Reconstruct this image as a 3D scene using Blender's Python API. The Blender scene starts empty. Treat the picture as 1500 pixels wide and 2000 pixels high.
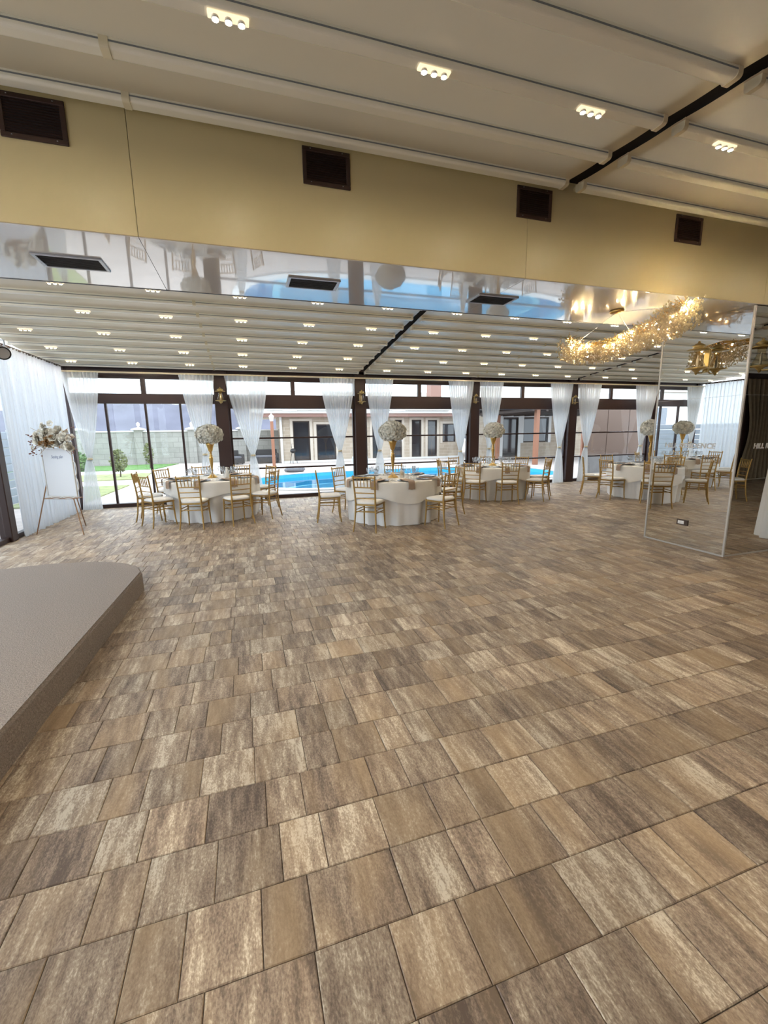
import bpy, bmesh, math, random
from mathutils import Vector, Matrix

PI = math.pi
R = math.radians
rnd = random.Random(7)
SC = bpy.context.scene
COL = SC.collection

# ------------------------------------------------------------------ camera
CAM_H = 1.57
FPX = 837.08
YAW, PITCH, ROLL = R(17.524), R(10.389), R(0.8795)
_f = Vector((math.sin(YAW) * math.cos(PITCH), math.cos(YAW) * math.cos(PITCH), -math.sin(PITCH)))
_r = Vector((math.cos(YAW), -math.sin(YAW), 0))
_d = -_r.cross(_f)
CX = math.cos(ROLL) * _r + math.sin(ROLL) * _d          # image right
CY = -math.sin(ROLL) * _r + math.cos(ROLL) * _d         # image down
CZ = _f
cam_data = bpy.data.cameras.new('camera')
cam_data.sensor_fit = 'HORIZONTAL'
cam_data.sensor_width = 36.0
cam_data.lens = FPX / 1500.0 * 36.0
cam_data.clip_start = 0.05
cam_data.clip_end = 1000
cam = bpy.data.objects.new('camera', cam_data)
COL.objects.link(cam)
_m = Matrix((CX, -CY, -CZ)).transposed().to_4x4()
_m.translation = Vector((0, 0, CAM_H))
cam.matrix_world = _m
SC.camera = cam

def pix(p):
    c = Vector(p) - Vector((0, 0, CAM_H))
    z = c.dot(CZ)
    if z < 0.05:
        return None
    return 750 + FPX * c.dot(CX) / z, 1000 + FPX * c.dot(CY) / z

# ------------------------------------------------------------------ sky and exposure
SKY = 4.2
LED = 660.0
EXPOSURE = 0.13
world = bpy.data.worlds.new('world')
SC.world = world
world.use_nodes = True
_bg = world.node_tree.nodes['Background']
_bg.inputs[0].default_value = (0.86, 0.925, 1.0, 1)
_bg.inputs[1].default_value = SKY
SC.view_settings.view_transform = 'Standard'
SC.view_settings.look = 'None'
SC.view_settings.exposure = EXPOSURE
SC.view_settings.gamma = 1.0
SC.view_settings.use_curve_mapping = False
SC.cycles.use_denoising = True
SC.cycles.max_bounces = 8
SC.cycles.diffuse_bounces = 3
SC.cycles.glossy_bounces = 4
SC.cycles.use_light_tree = False
SC.cycles.transparent_max_bounces = 16
SC.cycles.sample_clamp_indirect = 6.0
SC.cycles.caustics_reflective = False
SC.cycles.caustics_refractive = False

# ------------------------------------------------------------------ materials
MATS = {}

def nmat(name):
    m = bpy.data.materials.new(name)
    m.use_nodes = True
    MATS[name] = m
    nt = m.node_tree
    return m, nt, nt.nodes['Principled BSDF']

def link(nt, a, b):
    nt.links.new(a, b)

def node(nt, t, **kw):
    n = nt.nodes.new(t)
    for k, v in kw.items():
        setattr(n, k, v)
    return n

def pm(name, col, rough=0.5, metal=0.0, spec=0.5, vary=0.0, scale=8.0, stretch=None, bump=0.0, bscale=60.0, coat=0.0,
       coat_rough=0.03, emit=None, estr=0.0, alpha=1.0, trans=0.0, ior=1.5):
    """plain principled material with optional noise tone variation and fine relief"""
    m, nt, b = nmat(name)
    b.inputs['Base Color'].default_value = (*col, 1)
    b.inputs['Roughness'].default_value = rough
    b.inputs['Metallic'].default_value = metal
    b.inputs['Specular IOR Level'].default_value = spec
    b.inputs['IOR'].default_value = ior
    b.inputs['Coat Weight'].default_value = coat
    b.inputs['Coat Roughness'].default_value = coat_rough
    b.inputs['Alpha'].default_value = alpha
    b.inputs['Transmission Weight'].default_value = trans
    if emit:
        b.inputs['Emission Color'].default_value = (*emit, 1)
        b.inputs['Emission Strength'].default_value = estr
    if vary or bump:
        tc = node(nt, 'ShaderNodeTexCoord')
        mp = node(nt, 'ShaderNodeMapping')
        if stretch:
            mp.inputs['Scale'].default_value = stretch
        link(nt, tc.outputs['Object'], mp.inputs['Vector'])
    if vary:
        nz = node(nt, 'ShaderNodeTexNoise')
        nz.inputs['Scale'].default_value = scale
        nz.inputs['Detail'].default_value = 5
        link(nt, mp.outputs[0], nz.inputs['Vector'])
        rp = node(nt, 'ShaderNodeValToRGB')
        rp.color_ramp.elements[0].position = 0.3
        rp.color_ramp.elements[1].position = 0.7
        rp.color_ramp.elements[0].color = (*[max(0, c * (1 - vary)) for c in col], 1)
        rp.color_ramp.elements[1].color = (*[min(1, c * (1 + vary)) for c in col], 1)
        link(nt, nz.outputs['Fac'], rp.inputs['Fac'])
        link(nt, rp.outputs['Color'], b.inputs['Base Color'])
    if bump:
        nb = node(nt, 'ShaderNodeTexNoise')
        nb.inputs['Scale'].default_value = bscale
        nb.inputs['Detail'].default_value = 3
        link(nt, mp.outputs[0], nb.inputs['Vector'])
        bp = node(nt, 'ShaderNodeBump')
        bp.inputs['Strength'].default_value = bump
        bp.inputs['Distance'].default_value = 0.01
        link(nt, nb.outputs['Fac'], bp.inputs['Height'])
        link(nt, bp.outputs['Normal'], b.inputs['Normal'])
    return m

def glassmat(name, tint=(0.93, 0.96, 0.97), ior=1.5, extra=1.0):
    """thin pane: see-through with the reflection of both faces"""
    m = bpy.data.materials.new(name)
    m.use_nodes = True
    MATS[name] = m
    nt = m.node_tree
    nt.nodes.remove(nt.nodes['Principled BSDF'])
    out = nt.nodes['Material Output']
    tr = node(nt, 'ShaderNodeBsdfTransparent')
    tr.inputs[0].default_value = (*tint, 1)
    gl = node(nt, 'ShaderNodeBsdfGlossy')
    gl.inputs['Roughness'].default_value = 0.0
    fr = node(nt, 'ShaderNodeFresnel')
    ge = node(nt, 'ShaderNodeNewGeometry')
    bi = node(nt, 'ShaderNodeMath', operation='MULTIPLY_ADD')   # the same reflectance on either side of a face
    bi.inputs[1].default_value = 1.0 / ior - ior
    bi.inputs[2].default_value = ior
    link(nt, ge.outputs['Backfacing'], bi.inputs[0])
    link(nt, bi.outputs[0], fr.inputs[0])
    mu = node(nt, 'ShaderNodeMath', operation='MULTIPLY', use_clamp=True)
    mu.inputs[1].default_value = extra
    mx = node(nt, 'ShaderNodeMixShader')
    link(nt, fr.outputs[0], mu.inputs[0])
    link(nt, mu.outputs[0], mx.inputs[0])
    link(nt, tr.outputs[0], mx.inputs[1])
    link(nt, gl.outputs[0], mx.inputs[2])
    link(nt, mx.outputs[0], out.inputs[0])
    return m

def sheermat(name, col, opacity, trl=0.5, shine=0.0):
    """thin woven cloth: part see-through, part lit through from behind"""
    m = bpy.data.materials.new(name)
    m.use_nodes = True
    MATS[name] = m
    nt = m.node_tree
    nt.nodes.remove(nt.nodes['Principled BSDF'])
    out = nt.nodes['Material Output']
    tr = node(nt, 'ShaderNodeBsdfTransparent')
    df = node(nt, 'ShaderNodeBsdfDiffuse')
    df.inputs[0].default_value = (*col, 1)
    tl = node(nt, 'ShaderNodeBsdfTranslucent')
    tl.inputs[0].default_value = (*col, 1)
    m1 = node(nt, 'ShaderNodeMixShader')
    m1.inputs[0].default_value = trl
    link(nt, df.outputs[0], m1.inputs[1])
    link(nt, tl.outputs[0], m1.inputs[2])
    if shine:
        gs = node(nt, 'ShaderNodeBsdfGlossy')
        gs.inputs['Roughness'].default_value = 0.05
        m3 = node(nt, 'ShaderNodeMixShader')
        m3.inputs[0].default_value = shine
        link(nt, m1.outputs[0], m3.inputs[1])
        link(nt, gs.outputs[0], m3.inputs[2])
        m1 = m3
    m2 = node(nt, 'ShaderNodeMixShader')
    m2.inputs[0].default_value = opacity
    link(nt, tr.outputs[0], m2.inputs[1])
    link(nt, m1.outputs[0], m2.inputs[2])
    link(nt, m2.outputs[0], out.inputs[0])
    return m

def fabric_material():
    # coated awning cloth: smooth, slightly glossy at a low angle, letting a little daylight through
    m, nt, b = nmat('fabric_roof')
    b.inputs['Base Color'].default_value = (0.555, 0.49, 0.355, 1)
    b.inputs['Roughness'].default_value = 0.30
    b.inputs['Specular IOR Level'].default_value = 0.55
    tc = node(nt, 'ShaderNodeTexCoord')
    nz = node(nt, 'ShaderNodeTexNoise')
    nz.inputs['Scale'].default_value = 420
    link(nt, tc.outputs['Object'], nz.inputs['Vector'])
    bp = node(nt, 'ShaderNodeBump')
    bp.inputs['Strength'].default_value = 0.12
    bp.inputs['Distance'].default_value = 0.004
    link(nt, nz.outputs['Fac'], bp.inputs['Height'])
    link(nt, bp.outputs['Normal'], b.inputs['Normal'])
    tl = node(nt, 'ShaderNodeBsdfTranslucent')
    tl.inputs[0].default_value = (0.62, 0.57, 0.45, 1)
    mx = node(nt, 'ShaderNodeMixShader')
    mx.inputs[0].default_value = 0.035
    link(nt, b.outputs[0], mx.inputs[1])
    link(nt, tl.outputs[0], mx.inputs[2])
    link(nt, mx.outputs[0], nt.nodes['Material Output'].inputs[0])

def brickmat(name, c1, c2, mortar, bw, bh, msize=0.012, rough=0.85):
    m, nt, b = nmat(name)
    tc = node(nt, 'ShaderNodeTexCoord')
    sx = node(nt, 'ShaderNodeSeparateXYZ')
    link(nt, tc.outputs['Object'], sx.inputs[0])
    ad = node(nt, 'ShaderNodeMath', operation='ADD')
    link(nt, sx.outputs[0], ad.inputs[0])
    link(nt, sx.outputs[1], ad.inputs[1])
    cb = node(nt, 'ShaderNodeCombineXYZ')
    link(nt, ad.outputs[0], cb.inputs[0])
    link(nt, sx.outputs[2], cb.inputs[1])
    br = node(nt, 'ShaderNodeTexBrick')
    br.inputs['Scale'].default_value = 1.0
    br.inputs['Brick Width'].default_value = bw
    br.inputs['Row Height'].default_value = bh
    br.inputs['Mortar Size'].default_value = msize
    br.inputs['Color1'].default_value = (*c1, 1)
    br.inputs['Color2'].default_value = (*c2, 1)
    br.inputs['Mortar'].default_value = (*mortar, 1)
    link(nt, cb.outputs[0], br.inputs['Vector'])
    nz = node(nt, 'ShaderNodeTexNoise')
    nz.inputs['Scale'].default_value = 2.5
    nz.inputs['Detail'].default_value = 6
    link(nt, tc.outputs['Object'], nz.inputs['Vector'])
    mx = node(nt, 'ShaderNodeMixRGB', blend_type='MULTIPLY')
    mx.inputs[0].default_value = 0.35
    link(nt, br.outputs['Color'], mx.inputs[1])
    link(nt, nz.outputs['Fac'], mx.inputs[2])
    link(nt, mx.outputs[0], b.inputs['Base Color'])
    b.inputs['Roughness'].default_value = rough
    return m

# --- interior
pm('joint_sand', (0.045, 0.035, 0.03), 0.95)
pm('dark_metal', (0.036, 0.017, 0.016), 0.42, bump=0.05, bscale=300)
fabric_material()
pm('roof_profile', (0.94, 0.92, 0.81), 0.28)
pm('joint_cream', (0.80, 0.74, 0.55), 0.5)
pm('groove_grey', (0.22, 0.24, 0.26), 0.5)
pm('black_gap', (0.010, 0.007, 0.006), 0.85, spec=0.15)
pm('fascia_cream', (0.60, 0.51, 0.295), 0.3, spec=0.25)
pm('soffit_gloss', (0.68, 0.65, 0.60), 0.2, spec=0.5, coat=1.0, coat_rough=0.035, bump=0.012, bscale=2.2)
MATS['soffit_gloss'].node_tree.nodes['Principled BSDF'].inputs['Coat IOR'].default_value = 2.6
pm('vent_brown', (0.035, 0.014, 0.01), 0.45)
pm('silver_frame', (0.55, 0.57, 0.62), 0.35, metal=0.6)
pm('vent_black', (0.012, 0.009, 0.01), 0.55)
pm('stage_carpet', (0.335, 0.285, 0.255), 0.98, vary=0.34, scale=120, bump=1.0, bscale=180)
pm('mirror', (0.86, 0.86, 0.84), 0.0, metal=1.0)
pm('mirror_edge', (0.56, 0.55, 0.53), 0.4, metal=0.3)
pm('etched_letter', (0.62, 0.62, 0.62), 0.5)
pm('gold', (0.62, 0.40, 0.13), 0.28, metal=0.85)
pm('chair_gold', (0.43, 0.27, 0.085), 0.38, metal=0.45, vary=0.12, scale=30)
pm('brass', (0.55, 0.42, 0.18), 0.3, metal=0.8)
pm('cushion', (0.84, 0.83, 0.82), 0.8)
pm('cloth_white', (0.88, 0.88, 0.88), 0.85, vary=0.02, scale=4, bump=0.08, bscale=400)
pm('cloth_ivory', (0.83, 0.81, 0.775), 0.8, vary=0.03, scale=5, bump=0.08, bscale=400)
pm('napkin', (0.36, 0.26, 0.19), 0.8, bump=0.1, bscale=300)
pm('charger', (0.05, 0.042, 0.038), 0.25)
pm('porcelain', (0.86, 0.85, 0.82), 0.2)
pm('petal', (0.92, 0.905, 0.84), 0.7, vary=0.08, scale=20)
pm('leaf_dark', (0.10, 0.14, 0.06), 0.6)
pm('dried_flower', (0.85, 0.80, 0.71), 0.85, vary=0.2, scale=30)
pm('dried_rust', (0.38, 0.22, 0.09), 0.85, vary=0.2, scale=30)
pm('berry', (0.24, 0.11, 0.09), 0.6)
pm('easel_copper', (0.36, 0.21, 0.12), 0.35, metal=0.6)
pm('board_white', (0.80, 0.82, 0.86), 0.45)
pm('ink_blue', (0.12, 0.16, 0.30), 0.6)
pm('black_plastic', (0.012, 0.012, 0.014), 0.35)
pm('lens_glass', (0.55, 0.57, 0.6), 0.12, metal=0.3)
pm('beige_curtain', (0.22, 0.17, 0.115), 0.9, vary=0.08, scale=12)
pm('curtain_rail', (0.70, 0.62, 0.44), 0.5)
pm('socket_frame', (0.06, 0.04, 0.032), 0.4)
pm('led_shell', (0.85, 0.83, 0.78), 0.2, alpha=0.7, emit=(1.0, 0.80, 0.52), estr=0.8)
pm('led_cup', (0.82, 0.80, 0.74), 0.3)
pm('led_emit', (1, 0.9, 0.75), 0.4, emit=(1.0, 0.84, 0.62), estr=LED)
pm('chand_bulb', (1, 0.9, 0.7), 0.4, emit=(1.0, 0.73, 0.38), estr=600.0)
glassmat('pane')
glassmat('clear_glass', (0.98, 0.985, 0.99), 1.55, 2.6)
glassmat('lantern_glass', (0.92, 0.86, 0.72), 1.5, 1.5)
sheermat('crystal', (0.98, 0.84, 0.56), 0.8, 0.55, 0.35)
sheermat('sheer', (0.88, 0.90, 0.92), 0.80, 0.5)
sheermat('sheer_wall', (0.82, 0.865, 0.92), 0.86, 0.48)
# --- exterior
pm('paving_out', (0.50, 0.435, 0.40), 0.85, vary=0.12, scale=3, bump=0.1, bscale=30)
pm('path_pale', (0.62, 0.60, 0.57), 0.85, vary=0.06, scale=4)
pm('lawn', (0.10, 0.21, 0.05), 0.95, vary=0.35, scale=6, bump=0.5, bscale=90)
pm('lawn_dry', (0.26, 0.29, 0.12), 0.95, vary=0.3, scale=5, bump=0.5, bscale=90)
pm('pool_liner', (0.045, 0.47, 0.70), 0.5, vary=0.05, scale=2)
pm('pool_step', (0.36, 0.56, 0.66), 0.5)
pm('coping', (0.66, 0.66, 0.65), 0.7)
glassmat('water', (0.62, 0.90, 0.98), 1.33, 1.0)
brickmat('stone_facade', (0.53, 0.445, 0.35), (0.44, 0.36, 0.275), (0.57, 0.49, 0.40), 0.6, 0.2)
brickmat('garden_block', (0.42, 0.41, 0.375), (0.365, 0.355, 0.325), (0.28, 0.27, 0.25), 0.62, 0.31)
brickmat('block_grey', (0.30, 0.31, 0.34), (0.26, 0.27, 0.30), (0.20, 0.20, 0.22), 0.5, 0.22)
pm('coping_warm', (0.54, 0.475, 0.40), 0.7)
pm('trim_white', (0.74, 0.73, 0.71), 0.6)
pm('eave_brown', (0.27, 0.15, 0.12), 0.6)
pm('roof_pale', (0.52, 0.48, 0.42), 0.8, vary=0.08, scale=10)
pm('terracotta_post', (0.30, 0.13, 0.075), 0.55)
pm('dark_glass', (0.022, 0.022, 0.026), 0.06, spec=0.7)
pm('dark_timber', (0.045, 0.03, 0.024), 0.7)
pm('wicker', (0.05, 0.046, 0.045), 0.8)
pm('cushion_dark', (0.13, 0.13, 0.145), 0.9)
pm('screen_brown', (0.24, 0.165, 0.13), 0.75, vary=0.06, scale=40)
pm('grey_stone', (0.26, 0.255, 0.26), 0.85, vary=0.15, scale=4)
pm('shrub_green', (0.09, 0.17, 0.04), 0.8, vary=0.3, scale=12)
pm('shrub_olive', (0.13, 0.15, 0.05), 0.8, vary=0.3, scale=12)
pm('bark', (0.09, 0.065, 0.045), 0.9)
pm('hill_haze_tint', (0.115, 0.115, 0.15), 1.0, vary=0.22, scale=0.06)  # grey-lavender distance haze is painted into the hill's base colour
pm('slate_blue', (0.22, 0.25, 0.30), 0.6, vary=0.08, scale=5)

def paver_material():
    m, nt, b = nmat('paver')
    at = node(nt, 'ShaderNodeAttribute', attribute_name='pv')
    sp = node(nt, 'ShaderNodeSeparateColor')
    link(nt, at.outputs['Color'], sp.inputs[0])
    geo = node(nt, 'ShaderNodeNewGeometry')
    sx = node(nt, 'ShaderNodeSeparateXYZ')
    link(nt, geo.outputs['Position'], sx.inputs[0])
    def math_(op, a, bb, clamp=False):
        n = node(nt, 'ShaderNodeMath', operation=op, use_clamp=clamp)
        for i, v in enumerate((a, bb)):
            if isinstance(v, (int, float)):
                n.inputs[i].default_value = v
            else:
                link(nt, v, n.inputs[i])
        return n.outputs[0]
    seed = math_('MULTIPLY', sp.outputs[1], 63.0)
    # smear bands run with the depth of the room inside every single stone
    cb = node(nt, 'ShaderNodeCombineXYZ')
    link(nt, math_('MULTIPLY', sx.outputs[0], 9.0), cb.inputs[0])
    link(nt, math_('MULTIPLY', sx.outputs[1], 1.5), cb.inputs[1])
    link(nt, seed, cb.inputs[2])
    band = node(nt, 'ShaderNodeTexNoise')
    band.inputs['Scale'].default_value = 1.0
    band.inputs['Detail'].default_value = 4.0
    band.inputs['Roughness'].default_value = 0.62
    link(nt, cb.outputs[0], band.inputs['Vector'])
    cg = node(nt, 'ShaderNodeCombineXYZ')
    link(nt, math_('MULTIPLY', sx.outputs[0], 170.0), cg.inputs[0])
    link(nt, math_('MULTIPLY', sx.outputs[1], 80.0), cg.inputs[1])
    link(nt, seed, cg.inputs[2])
    grain = node(nt, 'ShaderNodeTexNoise')
    grain.inputs['Scale'].default_value = 1.0
    grain.inputs['Detail'].default_value = 5.0
    grain.inputs['Roughness'].default_value = 0.7
    link(nt, cg.outputs[0], grain.inputs['Vector'])
    cs = node(nt, 'ShaderNodeCombineXYZ')
    link(nt, math_('MULTIPLY', sx.outputs[0], 42.0), cs.inputs[0])
    link(nt, math_('MULTIPLY', sx.outputs[1], 7.0), cs.inputs[1])
    link(nt, math_('ADD', seed, 5.1), cs.inputs[2])
    streak = node(nt, 'ShaderNodeTexNoise')
    streak.inputs['Scale'].default_value = 1.0
    streak.inputs['Detail'].default_value = 4.0
    streak.inputs['Roughness'].default_value = 0.65
    link(nt, cs.outputs[0], streak.inputs['Vector'])
    t = math_('MULTIPLY', math_('SUBTRACT', band.outputs['Fac'], 0.5), 2.0)
    t = math_('ADD', t, math_('MULTIPLY', math_('SUBTRACT', streak.outputs['Fac'], 0.5), 1.45))
    g = math_('MULTIPLY', math_('SUBTRACT', grain.outputs['Fac'], 0.5), 1.75)
    s = math_('ADD', math_('ADD', t, g), math_('ADD', math_('MULTIPLY', sp.outputs[0], 0.46), 0.295))
    rp = node(nt, 'ShaderNodeValToRGB')
    el = rp.color_ramp.elements
    el[0].position = 0.0
    el[0].color = (0.12, 0.088, 0.07, 1)
    el[1].position = 1.0
    el[1].color = (0.66, 0.595, 0.495, 1)
    for p, c in ((0.3, (0.215, 0.163, 0.128, 1)), (0.55, (0.325, 0.252, 0.193, 1)), (0.78, (0.43, 0.35, 0.265, 1))):
        e = el.new(p)
        e.color = c
    link(nt, s, rp.inputs['Fac'])
    # ochre flush in some bands
    c2 = node(nt, 'ShaderNodeCombineXYZ')
    link(nt, math_('MULTIPLY', sx.outputs[0], 6.0), c2.inputs[0])
    link(nt, math_('MULTIPLY', sx.outputs[1], 1.2), c2.inputs[1])
    link(nt, math_('ADD', seed, 17.3), c2.inputs[2])
    oc = node(nt, 'ShaderNodeTexNoise')
    oc.inputs['Scale'].default_value = 1.0
    oc.inputs['Detail'].default_value = 2.0
    link(nt, c2.outputs[0], oc.inputs['Vector'])
    of = math_('MULTIPLY', math_('SUBTRACT', math_('ADD', oc.outputs['Fac'], math_('MULTIPLY', sp.outputs[2], 0.25)), 0.58), 3.2, True)
    mx = node(nt, 'ShaderNodeMixRGB')
    link(nt, math_('MULTIPLY', of, 0.6), mx.inputs[0])
    link(nt, rp.outputs['Color'], mx.inputs[1])
    mx.inputs[2].default_value = (0.40, 0.285, 0.17, 1)
    link(nt, mx.outputs[0], b.inputs['Base Color'])
    b.inputs['Roughness'].default_value = 0.52
    b.inputs['Specular IOR Level'].default_value = 0.4
    bp = node(nt, 'ShaderNodeBump')
    bp.inputs['Strength'].default_value = 0.25
    bp.inputs['Distance'].default_value = 0.003
    link(nt, grain.outputs['Fac'], bp.inputs['Height'])
    link(nt, bp.outputs['Normal'], b.inputs['Normal'])
paver_material()

# ------------------------------------------------------------------ mesh helpers
class MB:
    def __init__(self):
        self.v = []
        self.f = []
        self.sm = []
    def add(self, verts, faces, smooth=False):
        o = len(self.v)
        self.v += [tuple(p) for p in verts]
        for f in faces:
            self.f.append(tuple(i + o for i in f))
            self.sm.append(smooth)
        return self
    def box(self, x0, x1, y0, y1, z0, z1):
        v = [(x0, y0, z0), (x1, y0, z0), (x1, y1, z0), (x0, y1, z0), (x0, y0, z1), (x1, y0, z1), (x1, y1, z1), (x0, y1, z1)]
        return self.add(v, [(3, 2, 1, 0), (4, 5, 6, 7), (0, 1, 5, 4), (1, 2, 6, 5), (2, 3, 7, 6), (3, 0, 4, 7)])
    def bbox(self, x0, x1, y0, y1, z0, z1, b=0.005):
        """box with chamfered edges"""
        bm = bmesh.new()
        bmesh.ops.create_cube(bm, size=1)
        for w in bm.verts:
            w.co = Vector((x0 if w.co.x < 0 else x1, y0 if w.co.y < 0 else y1, z0 if w.co.z < 0 else z1))
        bmesh.ops.bevel(bm, geom=bm.edges[:], offset=b, segments=1, affect='EDGES')
        bm.verts.ensure_lookup_table()
        self.add([w.co[:] for w in bm.verts], [[w.index for w in f.verts] for f in bm.faces])
        bm.free()
        return self
    def tube(self, pts, rad, n=8, smooth=True, cap=True):
        pts = [Vector(p) for p in pts]
        if isinstance(rad, (int, float)):
            rad = [rad] * len(pts)
        rings = []
        for i, p in enumerate(pts):
            t = (pts[min(i + 1, len(pts) - 1)] - pts[max(i - 1, 0)]).normalized()
            up = Vector((0, 0, 1)) if abs(t.z) < 0.9 else Vector((0, 1, 0))
            a = t.cross(up).normalized()
            b = a.cross(t).normalized()
            rings.append([p + (a * math.cos(2 * PI * k / n) + b * math.sin(2 * PI * k / n)) * rad[i] for k in range(n)])
        v = [q for r_ in rings for q in r_]
        f = []
        for i in range(len(pts) - 1):
            for k in range(n):
                f.append((i * n + k, i * n + (k + 1) % n, (i + 1) * n + (k + 1) % n, (i + 1) * n + k))
        self.add(v, f, smooth)
        if cap:
            self.add(rings[0], [tuple(range(n))])
            self.add(rings[-1], [tuple(reversed(range(n)))])
        return self
    def lathe(self, prof, n=16, at=(0, 0, 0), smooth=True, sx=1.0, sy=1.0):
        v = []
        for r_, z in prof:
            for k in range(n):
                a = 2 * PI * k / n
                v.append((at[0] + r_ * math.cos(a) * sx, at[1] + r_ * math.sin(a) * sy, at[2] + z))
        f = []
        for i in range(len(prof) - 1):
            for k in range(n):
                f.append((i * n + k, i * n + (k + 1) % n, (i + 1) * n + (k + 1) % n, (i + 1) * n + k))
        if prof[0][0] > 1e-6:
            f.append(tuple(reversed(range(n))))
        if prof[-1][0] > 1e-6:
            f.append(tuple((len(prof) - 1) * n + k for k in range(n)))
        return self.add(v, f, smooth)
    def prism(self, poly, z0, z1):
        n = len(poly)
        v = [(x, y, z0) for x, y in poly] + [(x, y, z1) for x, y in poly]
        f = [tuple(reversed(range(n))), tuple(range(n, 2 * n))]
        f += [(k, (k + 1) % n, n + (k + 1) % n, n + k) for k in range(n)]
        return self.add(v, f)
    def extrude_x(self, prof, x0, x1, smooth=False):
        """profile of (y, z) points swept along x"""
        n = len(prof)
        v = [(x0, y, z) for y, z in prof] + [(x1, y, z) for y, z in prof]
        f = [tuple(range(n)), tuple(reversed(range(n, 2 * n)))]
        self.add(v, f)
        return self.add(v, [(k, n + k, n + (k + 1) % n, (k + 1) % n) for k in range(n)], smooth)
    def grid(self, fn, nu, nv, smooth=True, closed=False):
        v = [fn(i / nu, j / nv) for j in range(nv + 1) for i in range(nu + (0 if closed else 1))]
        w = nu if closed else nu + 1
        f = []
        for j in range(nv):
            for i in range(nu):
                i2 = (i + 1) % w if closed else i + 1
                f.append((j * w + i, j * w + i2, (j + 1) * w + i2, (j + 1) * w + i))
        return self.add(v, f, smooth)
    def ico(self, c, r_, sub=1, sz=1.0, jit=0.0):
        bm = bmesh.new()
        bmesh.ops.create_icosphere(bm, subdivisions=sub, radius=1)
        bm.verts.ensure_lookup_table()
        vs = []
        for w in bm.verts:
            k = r_ * (1 + rnd.uniform(-jit, jit))
            vs.append((c[0] + w.co.x * k, c[1] + w.co.y * k, c[2] + w.co.z * k * sz))
        self.add(vs, [[w.index for w in f.verts] for f in bm.faces], True)
        bm.free()
        return self
    def mesh(self, name):
        me = bpy.data.meshes.new(name)
        me.from_pydata(self.v, [], self.f)
        me.polygons.foreach_set('use_smooth', self.sm)
        me.update()
        return me

KIDS = {}

def obj(name, mb, mat, parent=None, loc=None, rotz=0.0):
    me = mb.mesh(name) if isinstance(mb, MB) else mb
    if mat and not me.materials:
        me.materials.append(MATS[mat])
    o = bpy.data.objects.new(name, me)
    COL.objects.link(o)
    if parent is not None:
        o.parent = parent
        KIDS.setdefault(parent, []).append(o)
    if loc:
        o.location = loc
    o.rotation_euler.z = rotz
    return o

def tag(o, label=None, cat=None, group=None, kind=None):
    if label:
        o['label'] = label
    if cat:
        o['category'] = cat
    if group:
        o['group'] = group
    if kind:
        o['kind'] = kind
    return o

def thing(name, label, cat, loc=(0, 0, 0), rotz=0.0, group=None, kind=None):
    o = bpy.data.objects.new(name, None)
    o.empty_display_size = 0.1
    COL.objects.link(o)
    o.location = loc
    o.rotation_euler.z = rotz
    return tag(o, label, cat, group, kind)

def dup(o, loc=None, rotz=None, label=None, parent=None, group=None):
    c = o.copy()
    COL.objects.link(c)
    c.parent = parent
    if loc is not None:
        c.location = loc
    if rotz is not None:
        c.rotation_euler.z = rotz
    if label:
        c['label'] = label
    if group:
        c['group'] = group
    if parent is not None:
        KIDS.setdefault(parent, []).append(c)
    for ch in KIDS.get(o, ()):
        dup(ch, parent=c)
    return c

def ORD(i):
    return ['first', 'second', 'third', 'fourth', 'fifth', 'sixth', 'seventh', 'eighth', 'ninth', 'tenth'][i]

# ================================================================== ROOM SHELL
XL, XR = -3.62, 16.2          # left and right walls
YF, YB = -1.95, 11.05         # wall behind the camera, glazed wall at the far end
RIDGE0, RIDGE1 = 3.59, 4.73   # bulkhead between the two roofs
SOF = 2.92
COLS = [-0.48, 2.87, 6.18, 9.53, 12.8]

def zn(y):                    # near roof plane
    return 3.717 + 0.0985 * (y - 3.59)

def zf(y):                    # far roof plane
    return 3.735 - 0.1045 * (y - 4.73)

# ---- floor with its pavers
floor = obj('floor', MB().box(XL, XR, YF, YB + 0.1, -0.12, -0.008), 'joint_sand')
tag(floor, 'brown and beige concrete paver floor of the hall', 'floor', kind='structure')
PITCHY = 0.2453
Y0 = 1.0815
KNOWN = {0: [0.572, 0.73, 0.968, 1.28, 1.44, 1.677], 1: [-0.293, -0.057, 0.103, 0.42, 0.657, 0.815, 1.053, 1.211, 1.525],
         2: [-0.607, -0.448, -0.21, 0.022, 0.185]}
STAGE = [(-1.33, YF + 0.3), (-1.115, 4.82), (-1.2, 5.07), (-1.4, 5.28), (-1.7, 5.44), (-2.16, 5.52), (-2.6, 5.47), (-3.3, 5.3), (-3.3, YF + 0.3)]
prnd = random.Random(11)
WID = (0.158, 0.158, 0.2385, 0.2385, 0.2385, 0.316)
pavers = []
k0 = int(math.floor((YF - Y0) / PITCHY)) - 1
k1 = int(math.ceil((YB - Y0) / PITCHY))
for k in range(k0, k1):
    ya, yb = Y0 + k * PITCHY, Y0 + (k + 1) * PITCHY
    ya, yb = max(ya, YF), min(yb, YB)
    if yb - ya < 0.02:
        continue
    known = KNOWN.get(k + 1)
    if known:
        xs = list(known)
        while xs[0] > XL:
            xs.insert(0, xs[0] - prnd.choice(WID))
    else:
        xs = [XL - prnd.uniform(0, 0.3)]
    while xs[-1] < XR:
        xs.append(xs[-1] + prnd.choice(WID))
    for a, b in zip(xs, xs[1:]):
        a, b = max(a, XL), min(b, XR)
        if b - a < 0.02:
            continue
        cx, cy = (a + b) / 2, (ya + yb) / 2
        if cx < -1.45 and cy < 4.9:        # under the carpeted stage
            continue
        tone = min(1, max(0, prnd.gauss(0.5, 0.19)))
        pavers.append((a, b, ya, yb, (tone, prnd.random(), prnd.random())))

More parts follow.
